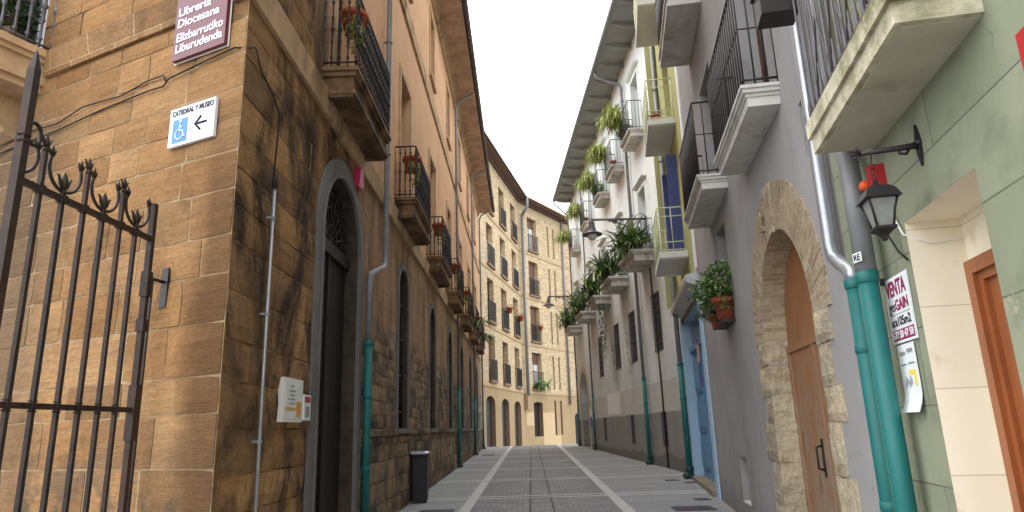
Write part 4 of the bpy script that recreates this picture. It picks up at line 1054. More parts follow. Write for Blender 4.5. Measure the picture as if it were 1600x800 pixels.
# ================================================================== GREEN BUILDING (near right)
NY0, NY1 = 4.62, -3.0
no = Vector((xn(NY0), NY0, 0)); ne = Vector((xn(NY1), NY1, 0)); nd = ne - no; NLn = nd.length; nd.normalize(); NRr = math.atan2(nd.y, nd.x)
NB = empty('green_building', (no.x, no.y, 0), NRr, 'green rendered house with a deep beige doorway and mossy balcony nearest on the right', 'building')
NS = lambda Y: (NY0 - Y) / (NY0 - NY1) * NLn
rx0, rx1 = NS(3.53), NS(2.72)
ops = [(rx0, rx1 + .0, 0, 2.56, 0, .27), (NS(3.45), NS(2.45), 3.30, 5.5, 0, .25), (NS(1.2), NS(.2), 3.30, 5.5, 0, .25)]
b = MB(); wall(b, 0, NLn, -.3, 12, ops, .4); b.build('wall', ['green_wall', 'beige'], NB)
b = MB(); b.box(0, .01, 0, 6, -.3, 12); b.build('side_wall', 'grey_render', NB)
# brown door frame and door in the deep reveal
b = MB(); fd = .27
b.box(rx0 + .0, rx1, fd, fd + .01, 0, 2.6); b.build('reveal_back', 'beige', NB)
b = MB(); b.box(rx0 + .10, rx0 + .17, fd - .07, fd, 0, 2.30); b.box(rx0 + .17, rx0 + .21, fd - .045, fd, 0, 2.26); b.box(rx0 + .17, rx1, fd - .07, fd, 2.23, 2.30); b.box(rx0 + .21, rx1, fd - .045, fd, 2.19, 2.23)
fr = b.build('door_frame', 'door_varnish', NB)
b = MB(); b.box(rx0 + .21, rx1, fd - .02, fd, 0, 2.19); b.box(rx0 + .32, rx1 - .05, fd - .035, fd - .02, .3, 1.0); b.box(rx0 + .32, rx1 - .05, fd - .035, fd - .02, 1.15, 2.05)
b.build('door', 'door_varnish', NB)
# balcony
b = MB(); y0_, y1_ = NS(3.78), NS(2.40)
b.box(y0_, y1_, -.33, 0, 3.10, 3.20, 0); b.box(y0_ - .02, y1_ + .02, -.35, 0, 3.20, 3.30, 0); b.box(y0_ + .03, y1_ - .03, -.30, 0, 3.092, 3.0995, 1)
nb_ = b.build('balcony', ['old_slab', 'slab_under'], NB)
r = MB(); w = y1_ - y0_
for z, rr in ((.04, .012), (.98, .015)):
    pts = [(y0_ + .02, 0, z), (y0_ + .02, -.32, z), (y1_ - .02, -.32, z), (y1_ - .02, 0, z)]
    for i in range(3): r.tube([pts[i], pts[i + 1]], rr, 6)
for i in range(15):
    x = y0_ + .02 + (w - .04) * i / 14; r.lathe([(.007, 0), (.012, .05), (.012, .11), (.007, .14), (.007, .98)], (x, -.32, 0), 6)
for x in (y0_ + .02, y1_ - .02):
    for y in (-.08, -.16, -.24): r.lathe([(.007, 0), (.012, .05), (.012, .11), (.007, .14), (.007, .98)], (x, y, 0), 6)
for i in range(4):
    x = y0_ + .25 + i * .3; r.tube([(x, -.325, .06), (x + .15, -.325, .5), (x + .3, -.325, .06)], .006, 5)
rl = r.build('railing', 'iron_grey'); kid(nb_, rl); rl.location = (0, 0, 3.30)
MB().box(NS(3.45), NS(2.45), .2, .24, 3.3, 5.5).build('shutter', 'yellow_shutter', NB)
MB().box(NS(1.2), NS(.2), .2, .24, 3.3, 5.5).build('shutter', 'yellow_shutter', NB)
b = MB(); b.box(-.1, NLn, -.6, .2, 12, 12.1); b.build('eave', 'eave_grey', NB)
b = MB(); roof_slope(b, -.1, NLn, -.7, 4, 12.2, 13.8); b.build('roof', 'tile_dark', NB)

# ================================================================== DOWNPIPES
def downpipe(label, x, y, ztop, zswitch, r=.055, up='grey_pipe', foot=True, elbow=None, top=None, up_r=None, base_z=None, nrm=(1, 0), group='downpipes along the street'):
    """x,y: pipe axis at the bottom; elbow: list of points for the upper metal pipe above zswitch; nrm points away from the wall"""
    g0 = gz(y) if base_z is None else base_z
    o = empty('downpipe', (x, y, g0), 0, label, 'downpipe', group)
    off = (x, y, g0)
    b = MB(); b.tube([(x, y, g0 + (.16 if foot else 0)), (x, y, zswitch)], r, 14); b.lathe([(r, zswitch - .07), (r * 1.16, zswitch - .06), (r * 1.16, zswitch), (r * .9, zswitch + .005)], (x, y, 0), 14)
    b.build('painted_pipe', 'teal', o, off=off)
    zc = g0 + .95
    while zc < zswitch - .4:
        cl = MB(); cl.lathe([(r, zc - .03), (r * 1.09, zc - .025), (r * 1.09, zc + .025), (r, zc + .03)], (x, y, 0), 14); cl.tube([(x, y, zc), (x - nrm[0] * .14, y - nrm[1] * .14, zc)], .012, 6); zc += .98; cl.build('bracket', 'teal', o, off=off)
    pts = elbow if elbow else [(x, y, zswitch), (x, y, ztop)]
    b = MB(); b.tube(pts, up_r or r * .86, 14)
    b.build('metal_pipe', up, o, off=off)
    if foot:
        b = MB(); b.lathe([(r * 1.05, g0 + .30), (r * 1.35, g0 + .28), (r * 1.35, g0 + .2), (r * 1.15, g0 + .18), (r * 1.2, g0 + .06), (r * 1.5, g0 + .02)], (x, y, 0), 12)
        b.tube([(x, y, g0 + .13), (x + nrm[0] * r * 2.0, y + nrm[1] * r * 2.0, g0 + .04)], r * 1.1, 10)
        b.build('foot', 'teal_dark', o, off=off)
    zz = zswitch + 1.2; lst = pts
    while zz < ztop - .6:
        # find axis position at zz
        for i in range(len(lst) - 1):
            a, c = lst[i], lst[i + 1]
            if min(a[2], c[2]) <= zz <= max(a[2], c[2]) and abs(c[2] - a[2]) > .3:
                t = (zz - a[2]) / (c[2] - a[2]); px_, py_ = a[0] + (c[0] - a[0]) * t, a[1] + (c[1] - a[1]) * t
                br = MB(); br.lathe([((up_r or r) * 1.12, zz), ((up_r or r) * 1.12, zz + .025)], (px_, py_, 0), 12)
                br.box(px_ - (nrm[0] * .1 if nrm[0] else .01), px_, py_ - .012, py_ + .012, zz, zz + .02); br.build('bracket', up, o, off=off); break
        zz += 2.2
    return o
# left side
x1 = xl(9.78) + .10; xu = xl(10.9) + .10
downpipe('bent grey and teal downpipe right of the black arched door on the stone building', x1, 9.78, 14.3, 2.86, r=.058, foot=True,
         elbow=[(x1, 9.78, 2.84), (x1, 9.78, 3.78), (x1, 9.83, 3.88), (xu, 10.75, 4.20), (xu, 10.88, 4.30), (xu, 10.9, 4.45), (xu, 10.9, 13.9), (xu + .3, 10.9, 14.15), (xu + .78, 10.9, 14.36)])
for (Y, lab, zt) in ((23.9, 'downpipe with a teal lower half behind the dark litter bin along the stone wall', 14.3), (32.0, 'thin downpipe with teal base between the two farthest windows of the stone building', 14.3), (38.35, 'downpipe with teal base at the far end corner of the stone building', 14.3)):
    xx = xl(Y) + .10; zs = 3.0
    downpipe(lab, xx, Y, zt, zs, r=.055, elbow=[(xx, Y, zs), (xx, Y, 13.75), (xx + .12, Y, 13.98), (xx + .76, Y, 14.34)])
# right side, white building
DS = lambda Y: 1 if Y < 36 else -2.6
for (Y, lab, zs, zt) in ((22.6, 'middle downpipe of the white building, teal below and crooked under the gutter', 3.05, 14.5), (33.4, 'downpipe with teal base just right of the small arched side door', 3.05, 14.5), (38.75, 'thin downpipe with teal base at the far corner of the white building', 3.0, 14.3)):
    xx = xw(Y) - .11
    downpipe(lab, xx, Y, zt, zs, r=.065 if Y < 30 else .05, nrm=(-1, 0), elbow=[(xx, Y, zs), (xx, Y, 13.6), (xx - .05, Y + .1 * DS(Y), 13.8), (xx - .6, Y + .35 * DS(Y), 14.15), (xx - .82, Y + .4 * DS(Y), 14.3), (xx - .88, Y + .4 * DS(Y), 14.55)])
xx = xg(17.3) - .13
downpipe('downpipe with teal lower half standing left of the pale blue doorway', xx, 17.35, 14.5, 3.05, r=.075, nrm=(-1, 0), elbow=[(xx, 17.35, 3.0), (xx, 17.35, 4.9), (xx + .05, 17.65, 5.5), (xx + .1, 17.7, 14.5)])
# near pair at the green building
xp = 2.005
downpipe('thick teal and dark grey downpipe, right one of the pair beside the sale poster', xp, 3.91, 12.0, 2.38, r=.054, up='grey_pipe', nrm=(-1, .17), foot=False, elbow=[(xp, 3.91, 2.36), (xp, 3.91, 3.05), (xp + .06, 4.15, 3.5), (xp + .08, 4.28, 12)], up_r=.058)
xq = xg(4.9) - .09; xq2 = 2.222
downpipe('bright zinc downpipe with a kink, left one of the pair beside the arched wooden door', xq2, 4.51, 12.0, 2.46, r=.058, up='zinc', nrm=(-1, .13), foot=False, elbow=[(xq2, 4.51, 2.44), (xq2, 4.52, 2.50), (xq2 + .01, 4.60, 2.56), (xq, 4.78, 2.64), (xq, 4.86, 2.70), (xq, 4.88, 2.78), (xq, 4.88, 12)], up_r=.05)
# brick building pipes
def wallpipe(label, p0, ztop, zbot, r, mat, el=None):
    o = empty('downpipe', (p0[0], p0[1], zbot), 0, label, 'downpipe', 'downpipes along the street')
    pts = [(0, 0, 0), (0, 0, ztop - zbot)]
    if el: pts += [(q[0] - p0[0], q[1] - p0[1], q[2] - zbot) for q in el]
    MB().tube(pts, r, 10).build('metal_pipe', mat, o)
    bb = MB()
    z = 2.0
    while z < ztop - zbot - .5: bb.lathe([(r * 1.2, z), (r * 1.2, z + .05)], (0, 0, 0), 10); z += 3.8
    bb.build('bracket', mat, o)
    return o
def bw(W2, x, y): v = W2(x, y, 0); return (v[0] + A0.x, v[1] + A0.y)
pp = bw(wB, .1, -.32); pe = bw(wB, .1, -.85)
wallpipe('tall grey downpipe in the inner bend of the brick apartment building', pp, 18.6, 4.0, .13, 'grey_pipe', [(pp[0], pp[1], 18.6), (pe[0], pe[1], 19.3), (pe[0], pe[1], 20.1)])
pp = bw(wB, 7.35, -.14)
wallpipe('slim grey downpipe near the right end of the brick apartment building', pp, 19.9, 3.4, .09, 'grey_pipe')

# ================================================================== FACADE FITTINGS: signs, boxes
def on_frame(name, origin, rot, lab, cat, group=None): return empty(name, origin, rot, lab, cat, group)
def lfp(s_, o_, z): # world point on the front face
    nrm = Vector((LFD.y, -LFD.x, 0)) * -1
    n2 = Vector((-math.sin(LFR), math.cos(LFR), 0))  # inward
    p = C0 + LFD * s_ - n2 * o_
    return (p.x, p.y, z)
# brown bookshop sign
o = on_frame('direction_sign', lfp(.86, .0, 4.93), LFR, 'maroon sign with white lettering Libreria Diocesana high on the stone corner', 'sign')
b = MB(); b.box(0, .67, -.035, -.075, 0, .78); b.build('panel', 'sign_brown', o)
b = MB(); b.box(-.012, .682, -.036, -.03, -.012, .79); b.build('backing_plate', 'white_paint', o)
for t, z, wd_ in (('Librería', .455, .42), ('Diocesana', .335, .54), ('Elizbarrutiko', .185, .60), ('Liburudenda', .07, .60)):
    text_mesh('lettering', t, .125, 'sign_white', o, (.04, -.077, z), bold=.0022, width=wd_)
b = MB(); b.face([(.40, -.079, .66), (.47, -.079, .61), (.47, -.079, .64), (.60, -.079, .64), (.60, -.079, .68), (.47, -.079, .68), (.47, -.079, .71)]); b.build('arrow', 'sign_white', o)
# white accessibility sign
o = on_frame('direction_sign', lfp(.83, .0, 4.07), LFR, 'white sign reading CATEDRAL Y MUSEO with wheelchair symbol and arrow', 'sign')
MB().box(0, .57, -.02, -.05, 0, .37).build('panel', 'sign_white', o)
text_mesh('lettering', 'CATEDRAL Y MUSEO', .07, 'ink', o, (.03, -.052, .295), bold=.0016, width=.52)
MB().box(.05, .235, -.0505, -.053, .03, .255).build('symbol_panel', 'sign_blue', o)
b = MB(); y = -.054; ox, oz = .05, .03
b.lathe([(0.0, 0), (.017, 0), (.017, .003), (0.0, .003)], (ox + .098, y, oz + .196), 12, ax='y')
b.tube([(ox + .097, y, oz + .165), (ox + .097, y, oz + .105), (ox + .135, y, oz + .105), (ox + .150, y, oz + .045), (ox + .168, y, oz + .055)], .0075, 6)
b.tube([(ox + .097, y, oz + .142), (ox + .13, y, oz + .142)], .006, 6)
b.tube([(ox + .085, y, oz + .115)] + [(ox + .092 + .048 * math.cos(a), y, oz + .075 + .048 * math.sin(a)) for a in [PI * .62 + PI * 1.25 * k / 14 for k in range(15)]], .006, 6)
b.build('wheelchair_symbol', 'sign_white', o)
b = MB(); b.tube([(.33, -.052, .16), (.48, -.052, .16)], .0095, 6); b.tube([(.405, -.052, .225), (.335, -.052, .16), (.405, -.052, .095)], .0105, 6); b.build('arrow', 'ink', o)
# notice box by the black door, small plate beside it
def lwp(Y, o_, z): return (xl(Y) + o_, Y, z)
o = on_frame('notice_box', lwp(6.45, 0, 1.68), LWR, 'small white framed notice case left of the black arched door', 'notice board')
MB().box(0, .56, -.06, 0, 0, .42).build('case', 'white_paint', o)
MB().box(.035, .525, -.063, -.059, .03, .39).build('paper', 'paper', o)
b = MB()
for k, (xa_, xb_, z_) in enumerate(((.18, .28, .34), (.14, .34, .29), (.16, .30, .25), (.12, .33, .21), (.14, .32, .17))): b.box(xa_, xb_, -.065, -.063, z_, z_ + .012)
b.build('print', 'grey_ink', o)
MB().box(.05, .34, -.066, -.063, .11, .14).build('print', 'orange_ink', o); MB().box(.36, .51, -.066, -.063, .05, .20).build('print', 'orange_ink', o)
o = on_frame('notice_plate', lwp(7.02, 0, 1.70), LWR, 'tiny red and white plate between the notice case and the black door', 'sign')
MB().box(0, .22, -.075, -.06, 0, .26).build('plate', 'sign_white', o); MB().box(.02, .20, -.078, -.075, .18, .24).build('print', 'red', o); MB().box(.05, .17, -.078, -.075, .03, .14).build('print', 'grey_ink', o)
MB().box(.02, .20, -.06, 0, .02, .22).build('bracket', 'white_paint', o)
# magenta alarm box
o = on_frame('alarm_box', lwp(9.05, 0, 5.0), LWR, 'small magenta alarm box under the first balcony beside the arch', 'alarm box')
MB().hexa([(0, -.08, 0), (.2, -.08, 0), (.2, 0, 0), (0, 0, 0)], [(0, -.10, .28), (.2, -.10, .28), (.2, 0, .28), (0, 0, .28)]).build('case', 'pink', o)
MB().box(.205, .22, -.09, -.01, .05, .2).build('side_label', 'white_paint', o)
# cables across the front face
nr = Vector((-math.sin(LFR), math.cos(LFR), 0))
def cable(name, pts, r, lab):
    o_ = Vector(pts[0]); b = MB(); b.tube([tuple(Vector(p)) for p in pts], r, 6); ob = b.build(name, 'rubber', None, loc=pts[0], off=pts[0]); tag(ob, lab, 'cable', 'cables on the stone corner'); return ob
p1 = [lfp(s_, .03, z) for s_, z in ((5.3, 4.50), (4.6, 4.62), (3.7, 4.70), (3.0, 4.76), (2.6, 4.74), (2.2, 4.83), (1.6, 4.80), (1.25, 4.86), (1.02, 4.86), (.98, 4.79))]
cable('cable', p1, .007, 'upper of two dark cables sagging across the sandstone front')
p2 = [lfp(s_, .03, z) for s_, z in ((5.3, 4.42), (4.4, 4.55), (3.4, 4.63), (2.6, 4.66), (1.9, 4.72), (1.2, 4.75), (1.0, 4.74), (.95, 4.80), (.6, 4.84), (.1, 4.88))] + [lwp(5.22, .08, 4.87), lwp(5.5, .03, 4.80), lwp(5.8, .03, 4.72), lwp(6.0, .03, 4.62), lwp(6.0, .03, 4.5), lwp(5.88, .05, 3.86)]
cable('cable', p2, .008, 'lower dark cable that wraps round the stone corner to the conduit')
o = empty('cable_conduit', lwp(5.88, .045, gz(6.3)), 0, 'thin pale metal conduit tube running up the sooty corner wall', 'conduit')
lo = lwp(5.88, .07, gz(6.3)); b = MB(); b.tube([(lo[0], lo[1], lo[2]), (lo[0], lo[1], 3.86)], .017, 8); b.build('tube', 'zinc', o, off=lwp(5.88, .045, gz(6.3)))
b = MB(); b.tube([(lo[0], lo[1], 3.80), (lo[0], lo[1], 3.93)], .027, 8); b.build('cap', 'rubber', o, off=lwp(5.88, .045, gz(6.3)))
for z in (1.5, 2.6, 3.5): MB().box(lo[0] - .07, lo[0] + .02, lo[1] - .02, lo[1] + .02, z, z + .02).build('clip', 'zinc', o, off=lwp(5.88, .045, gz(6.3)))

# ================================================================== IRON GATE
gA = Vector((-3.0, 3.67, 0)); gB = Vector((-2.93, 5.0, 0)); gdv = (gB - gA); gln = gdv.length; grot = math.atan2(gdv.y, gdv.x)
GT = empty('iron_gate', (gA.x, gA.y, gz(4)), grot, 'tall open wrought iron gate leaf with scrolls and spear tips at the left', 'gate')
gzv = gz(4); gx = lambda Y: (Y - 3.67) / 1.33 * gln
def sq(b, x, z0, z1, h=.014, y=0): b.box(x - h, x + h, y - h, y + h, z0 - gzv, z1 - gzv)
TR, MR = 3.08, 1.77
b = MB(); sq(b, 0, .1, 3.80, .026); b.hexa([(-.026, -.026, 3.80 - gzv), (.026, -.026, 3.80 - gzv), (.026, .026, 3.80 - gzv), (-.026, .026, 3.80 - gzv)], [(-.004, -.004, 3.93 - gzv), (.004, -.004, 3.93 - gzv), (.004, .004, 3.93 - gzv), (-.004, .004, 3.93 - gzv)])
for z in (3.33, 3.37): b.lathe([(.030, z - gzv - .02), (.042, z - gzv - .01), (.030, z - gzv)], (0, 0, 0), 10)
b.tube([(.02 + .055 * (1 - math.cos(t)) , 0, 3.40 - gzv + .055 * math.sin(t) * 1.3) for t in [PI * 1.9 * k / 16 - .3 for k in range(17)]], .013, 7)
b.build('post', 'iron_brown', GT)
b = MB(); sq(b, gln, .1, 3.37, .021)
for z in (2.72, 2.62, 2.35, 1.55): b.box(gln - .03, gln + .03, -.03, .03, z - gzv, z - gzv + (.12 if z > 2 else .5) * .8)
b.build('stile', 'iron_brown', GT)
bars = [3.85, 4.04, 4.24, 4.43, 4.62, 4.80]
for i, Y in enumerate(bars):
    spear = i % 2 == 0
    b = MB(); sq(b, gx(Y), .12, 3.36 if spear else 3.16, .0135)
    zt = (3.36 if spear else 3.14) - gzv; x = gx(Y)
    # fleur tip: centre leaf and two curling side leaves
    k = .7 if spear else 1.0
    b.lathe([(.010, zt - .01), (.022 * k, zt + .03 * k), (.026 * k, zt + .06 * k), (.0, zt + .13 * k)], (x, 0, 0), 6)
    for sgn in (-1, 1):
        b.tube([(x + sgn * .006, 0, zt), (x + sgn * .030 * k, 0, zt + .035 * k), (x + sgn * .052 * k, 0, zt + .085 * k), (x + sgn * .072 * k, 0, zt + .088 * k)], .01, 6, rs=[.010, .013 * k, .009 * k, .002])
    b.lathe([(.017, zt - .03), (.021, zt - .018), (.017, zt - .006)], (x, 0, 0), 8)
    b.build('bar', 'iron_brown', GT)
for i in (0, 2, 4, 6):
    # open ring (lyre) around each short bar
    if i == 0: xc = gx(3.66); a0, a1 = -.5 * PI, .12 * PI
    else:
        xc = gx(bars[i - 1]); a0, a1 = -1.13 * PI, .13 * PI
    b = MB(); rr = .142; zc = 3.27 - gzv
    pts = [(xc + rr * math.cos(a), 0, zc + rr * math.sin(a)) for a in [a0 + (a1 - a0) * k / 22 for k in range(23)]]
    b.tube(pts, .0115, 7)
    for (ex, ez, sg) in ([(pts[-1][0], pts[-1][2], 1)] + ([(pts[0][0], pts[0][2], -1)] if i else [])):
        for dx_, dz_ in ((-.028 * sg, .05), (.0, .075), (.032 * -sg * -1, .045)):
            b.tube([(ex, 0, ez), (ex + dx_ * .6, 0, ez + dz_ * .6), (ex + dx_ * 1.2, 0, ez + dz_)], .01, 6, rs=[.013, .011, .002])
    b.build('scroll', 'iron_brown', GT)
b = MB(); b.box(0, gln, -.014, .014, TR - gzv - .02, TR - gzv + .02)
for Y in bars: b.box(gx(Y) - .028, gx(Y) + .028, -.022, .022, TR - gzv - .027, TR - gzv + .027)
b.build('top_rail', 'iron_brown', GT)
b = MB(); b.box(0, gln, -.012, .012, MR - gzv - .018, MR - gzv + .018)
for Y in bars: b.box(gx(Y) - .024, gx(Y) + .024, -.024, .024, MR - gzv - .014, MR - gzv + .014); b.tube([(gx(Y) - .035, 0, MR - gzv + .03), (gx(Y) + .035, 0, MR - gzv + .03)], .005, 5); b.tube([(gx(Y) - .035, 0, MR - gzv - .03), (gx(Y) + .035, 0, MR - gzv - .03)], .005, 5)
b.build('middle_rail', 'iron_brown', GT)
b = MB(); b.box(0, gln, -.014, .014, .14 - gzv, .20 - gzv); b.build('bottom_rail', 'iron_brown', GT)
# stay rod with wall plate
o = empty('gate_stay', lfp(.78, 0, gz(5)), LFR, 'black wall plate and long stay rod holding the gate near the stone corner', 'bracket')
b = MB(); b.box(.02, .10, -.03, 0, 2.62 - gz(5), 2.96 - gz(5)); b.build('wall_plate', 'iron', o)
b = MB(); b.tube([(.05, -.02, 2.84 - gz(5)), (.05, -.13, 2.85 - gz(5)), (-.02, -.19, 2.87 - gz(5))], .014, 8); b.tube([(.045, -.13, 2.86 - gz(5)), (.045, -.13, .05)], .013, 8); b.build('rod', 'iron_brown', o)

# ================================================================== LITTER BIN, covers
bx, by = xl(14.0) + .22, 14.05
o = empty('litter_bin', (bx, by, gz(by)), LWR - PI / 2, 'dark metal litter bin with a bright rim standing against the left wall', 'litter bin')
def rrect(w, d, r, z, n=5):
    out = []
    for cx, cy, a0 in ((w / 2 - r, d / 2 - r, 0), (-w / 2 + r, d / 2 - r, PI / 2), (-w / 2 + r, -d / 2 + r, PI), (w / 2 - r, -d / 2 + r, 1.5 * PI)):
        for k in range(n): a = a0 + PI / 2 * k / (n - 1); out.append((cx + r * math.cos(a), cy + r * math.sin(a), z))
    return out
def loft(b, rings, mi=0, cap0=True, cap1=True):
    for i in range(len(rings) - 1):
        n = len(rings[i])
        for k in range(n): b.face([rings[i][k], rings[i][(k + 1) % n], rings[i + 1][(k + 1) % n], rings[i + 1][k]], mi, smooth=True)
    if cap0: b.face(list(reversed(rings[0])), mi)
    if cap1: b.face(rings[-1], mi)
b = MB(); loft(b, [rrect(.27, .25, .04, .0), rrect(.27, .25, .04, .05), rrect(.31, .29, .05, .05), rrect(.33, .31, .05, .86), rrect(.37, .35, .06, .93)]); b.build('body', 'bin', o)
b = MB(); loft(b, [rrect(.37, .35, .06, .931), rrect(.385, .365, .06, .935), rrect(.385, .365, .06, .965), rrect(.34, .32, .06, .985), rrect(.26, .24, .07, .975), rrect(.25, .23, .07, .935)]); b.build('rim', 'bin_rim', o)
b = MB(); b.face(rrect(.26, .24, .07, .953)); b.build('opening', 'black_wood', o)
for lab, x0, x1_, y0, y1__ in (('large rectangular iron cover in the right pavement nearest the camera', 2.33, 3.0, 11.75, 12.33), ('small iron cover beside the pale blue doorway jamb', 2.97, 3.25, 13.1, 13.4), ('narrow iron cover in front of the blue doorstep', 3.18, 3.5, 17.0, 17.25), ('narrow iron cover at the foot of the teal pipe by the blue doorway', 3.52, 3.82, 16.35, 16.6), ('iron drain cover on the left pavement in front of the litter bin', -2.05, -1.42, 12.3, 12.85), ('far iron hatch in the left pavement near the end of the stone building', -2.25, -1.75, 31.6, 32.3)):
    g0 = gz(y0); o = empty('drain_cover', ((x0 + x1_) / 2, (y0 + y1__) / 2, gz((y0 + y1__) / 2)), 0, lab, 'drain cover', 'iron covers set in the paving')
    b = MB(); w_, d_ = (x1_ - x0) / 2, (y1__ - y0) / 2
    b.box(-w_, w_, -d_, d_, .0, .016); b.build('frame', 'cast_iron', o)
    b = MB(); n = max(2, int(w_ * 2 / .06))
    for k in range(n): b.box(-w_ + .02 + (2 * w_ - .04) * k / n, -w_ + .02 + (2 * w_ - .04) * (k + .6) / n, -d_ + .02, d_ - .02, .016, .021)
    b.build('grid', 'cast_iron', o)

# ================================================================== LAMPS
def street_lamp(lab, root, ndir, length, s=1.0):
    rot = math.atan2(ndir[1], ndir[0])
    o = empty('street_lamp', root, rot, lab, 'street lamp', 'bell lamps on scrolled brackets')
    b = MB(); b.box(0, .03, -.08, .08, -.55, .1); b.tube([(0, 0, 0), (length, 0, 0)], .028, 8); b.box(0.02, length, -.012, .012, .03, .045)
    b.tube([(.02, 0, -.5), (.2, 0, -.42), (length * .35, 0, -.22), (length * .62, 0, -.05), (length * .7, 0, -.02)], .02, 7)
    def scr(cx, cz, r0, t0, t1, n=18, sx=1):
        b.tube([(cx + sx * r0 * (1 - .75 * k / n) * math.cos(t0 + (t1 - t0) * k / n), 0, cz + r0 * (1 - .75 * k / n) * math.sin(t0 + (t1 - t0) * k / n)) for k in range(n + 1)], .012, 6)
    scr(.22, -.2, .17, 0, 3.4 * PI); scr(.55, -.15, .11, .5, 3.2 * PI); scr(.80, -.10, .08, 0, 3 * PI); scr(1.02, -.07, .06, 0, 3 * PI); scr(1.2, -.05, .04, 0, 3 * PI)
    b.tube([(.03, 0, .1), (.2, 0, .22), (.4, 0, .05)], .012, 6)
    b.build('bracket', 'iron_grey', o)
    b = MB(); x = length + .0
    b.lathe([(.03, .06), (.035, 0), (.07, -.06), (.085, -.10), (.075, -.14), (.10, -.22), (.13, -.34), (.15, -.40), (.31, -.47), (.33, -.50), (.28, -.49), (.16, -.46), (.14, -.40)], (x, 0, 0), 20); b.build('shade', 'iron_grey', o)
    b = MB(); b.lathe([(.15, -.455), (.17, -.52), (.15, -.60), (.09, -.66), (0, -.68)], (x, 0, 0), 18); b.build('globe', 'lamp_glass', o)
    return o
nw = Vector((-1, -.068, 0))
street_lamp('larger bell lamp on a scrolled bracket beside the strap-leaf plants', (xw(21.0), 21.0, 8.02), (-1, -.068), 1.80)
street_lamp('smaller far bell lamp on a scrolled bracket at the end of the white house', (xw(37.6), 37.6, 8.72), (-1, -.068), 1.62)
# wall lantern on the green building
nn = Vector((-.986, .168, 0)); rt = (xn(3.17), 3.17, 2.86)
o = empty('wall_lantern', rt, math.atan2(nn.y, nn.x), 'black four-sided lantern hanging from a bracket on the green wall', 'lantern')
b = MB(); b.prism_x([(-.0, .11), (.022, .04), (.022, -.04), (0, -.11), (-.022, -.04), (-.022, .04)], 0, .014); b.lathe([(.03, 0), (.03, .02), (.018, .03), (.018, .05)], (0.0, 0, 0), 10)
b.tube([(0.01, 0, 0), (.05, 0, -.003), (.28, 0, -.018)], .012, 8, rs=[.02, .017, .011]); b.tube([(.05, 0, -.01), (.07, 0, -.04), (.10, 0, -.035), (.10, 0, -.015)], .008, 6)
for a in range(5): t = -1 + a * .5; b.tube([(.28, 0, -.018), (.28 + .025 * math.cos(t), 0, -.018 + .03 * math.sin(t)), (.28 + .045 * math.cos(t * 1.2), 0, -.018 + .045 * math.sin(t * 1.3))], .005, 5)
b.build('bracket', 'iron', o)
b = MB(); lx = .235; zt = -.185
for k in range(5): b.tube([(lx, 0, -.02 - k * .03), (lx, .006 * (-1) ** k, -.035 - k * .03), (lx, 0, -.05 - k * .03)], .0035, 5)
q = 1.42
def zq(d): return zt + d * q
b.lathe([(0, zq(.02)), (.010 * q, zq(.012)), (.008 * q, zq(0)), (.016 * q, zq(-.004)), (.045 * q, zq(-.014)), (.066 * q, zq(-.030)), (.078 * q, zq(-.052)), (.084 * q, zq(-.060)), (.066 * q, zq(-.062))], (lx, 0, 0), 4, smooth=False)
for k in range(4):
    a = PI / 4 + k * PI / 2; b.tube([(lx + .066 * q * math.cos(a), .066 * q * math.sin(a), zq(-.058)), (lx + .050 * q * math.cos(a), .050 * q * math.sin(a), zq(-.10)), (lx + .037 * q * math.cos(a), .037 * q * math.sin(a), zq(-.160))], .006, 5)
b.lathe([(.048 * q, zq(-.158)), (.050 * q, zq(-.166)), (.032 * q, zq(-.176)), (.016 * q, zq(-.188)), (.010 * q, zq(-.204)), (0, zq(-.208))], (lx, 0, 0), 4, smooth=False); b.build('cage', 'iron', o)
b = MB(); b.lathe([(.060 * q, zq(-.060)), (.034 * q, zq(-.160))], (lx, 0, 0), 4, smooth=False); b.build('glass', 'smoky_glass', o)
# red and orange hanging box
o = empty('alarm_siren', (xn(3.70) - .03, 3.70, 2.74), NRr, 'red siren box with orange beacon above the lantern under the green balcony', 'siren')
MB().box(-.03, .035, -.05, .03, .02, .22).build('case', 'red', o); MB().lathe([(.03, 0), (.032, .03), (.02, .05), (0, .055)], (-.06, -.06, .10), 10).build('beacon', 'orange', o)
MB().tube([(.05, -.03, .0), (.08, -.04, -.05), (.03, -.045, -.12), (.10, 0, -.32), (.15, .02, -.38)], .006, 5).build('wire', 'rubber', o)
# cable sagging across the beige recess top
nnx = Vector((math.cos(NRr), math.sin(NRr), 0)); nin = Vector((-math.sin(NRr), math.cos(NRr), 0))
def nwp(x, y, z): p = no + nnx * x + nin * y; return (p.x, p.y, z)
pts = [nwp(rx0 - .08, -.02, 2.62), nwp(rx0 - .01, -.012, 2.50), nwp(rx0 + .015, .1, 2.44), nwp(rx0 + .02, .25, 2.45), nwp(rx0 + .05, .40, 2.52)]
b = MB(); b.tube(pts, .006, 6); ob = b.build('cable', 'white_paint', None, loc=pts[0], off=pts[0]); tag(ob, 'pale thin cable drooping into the beige doorway recess', 'cable')
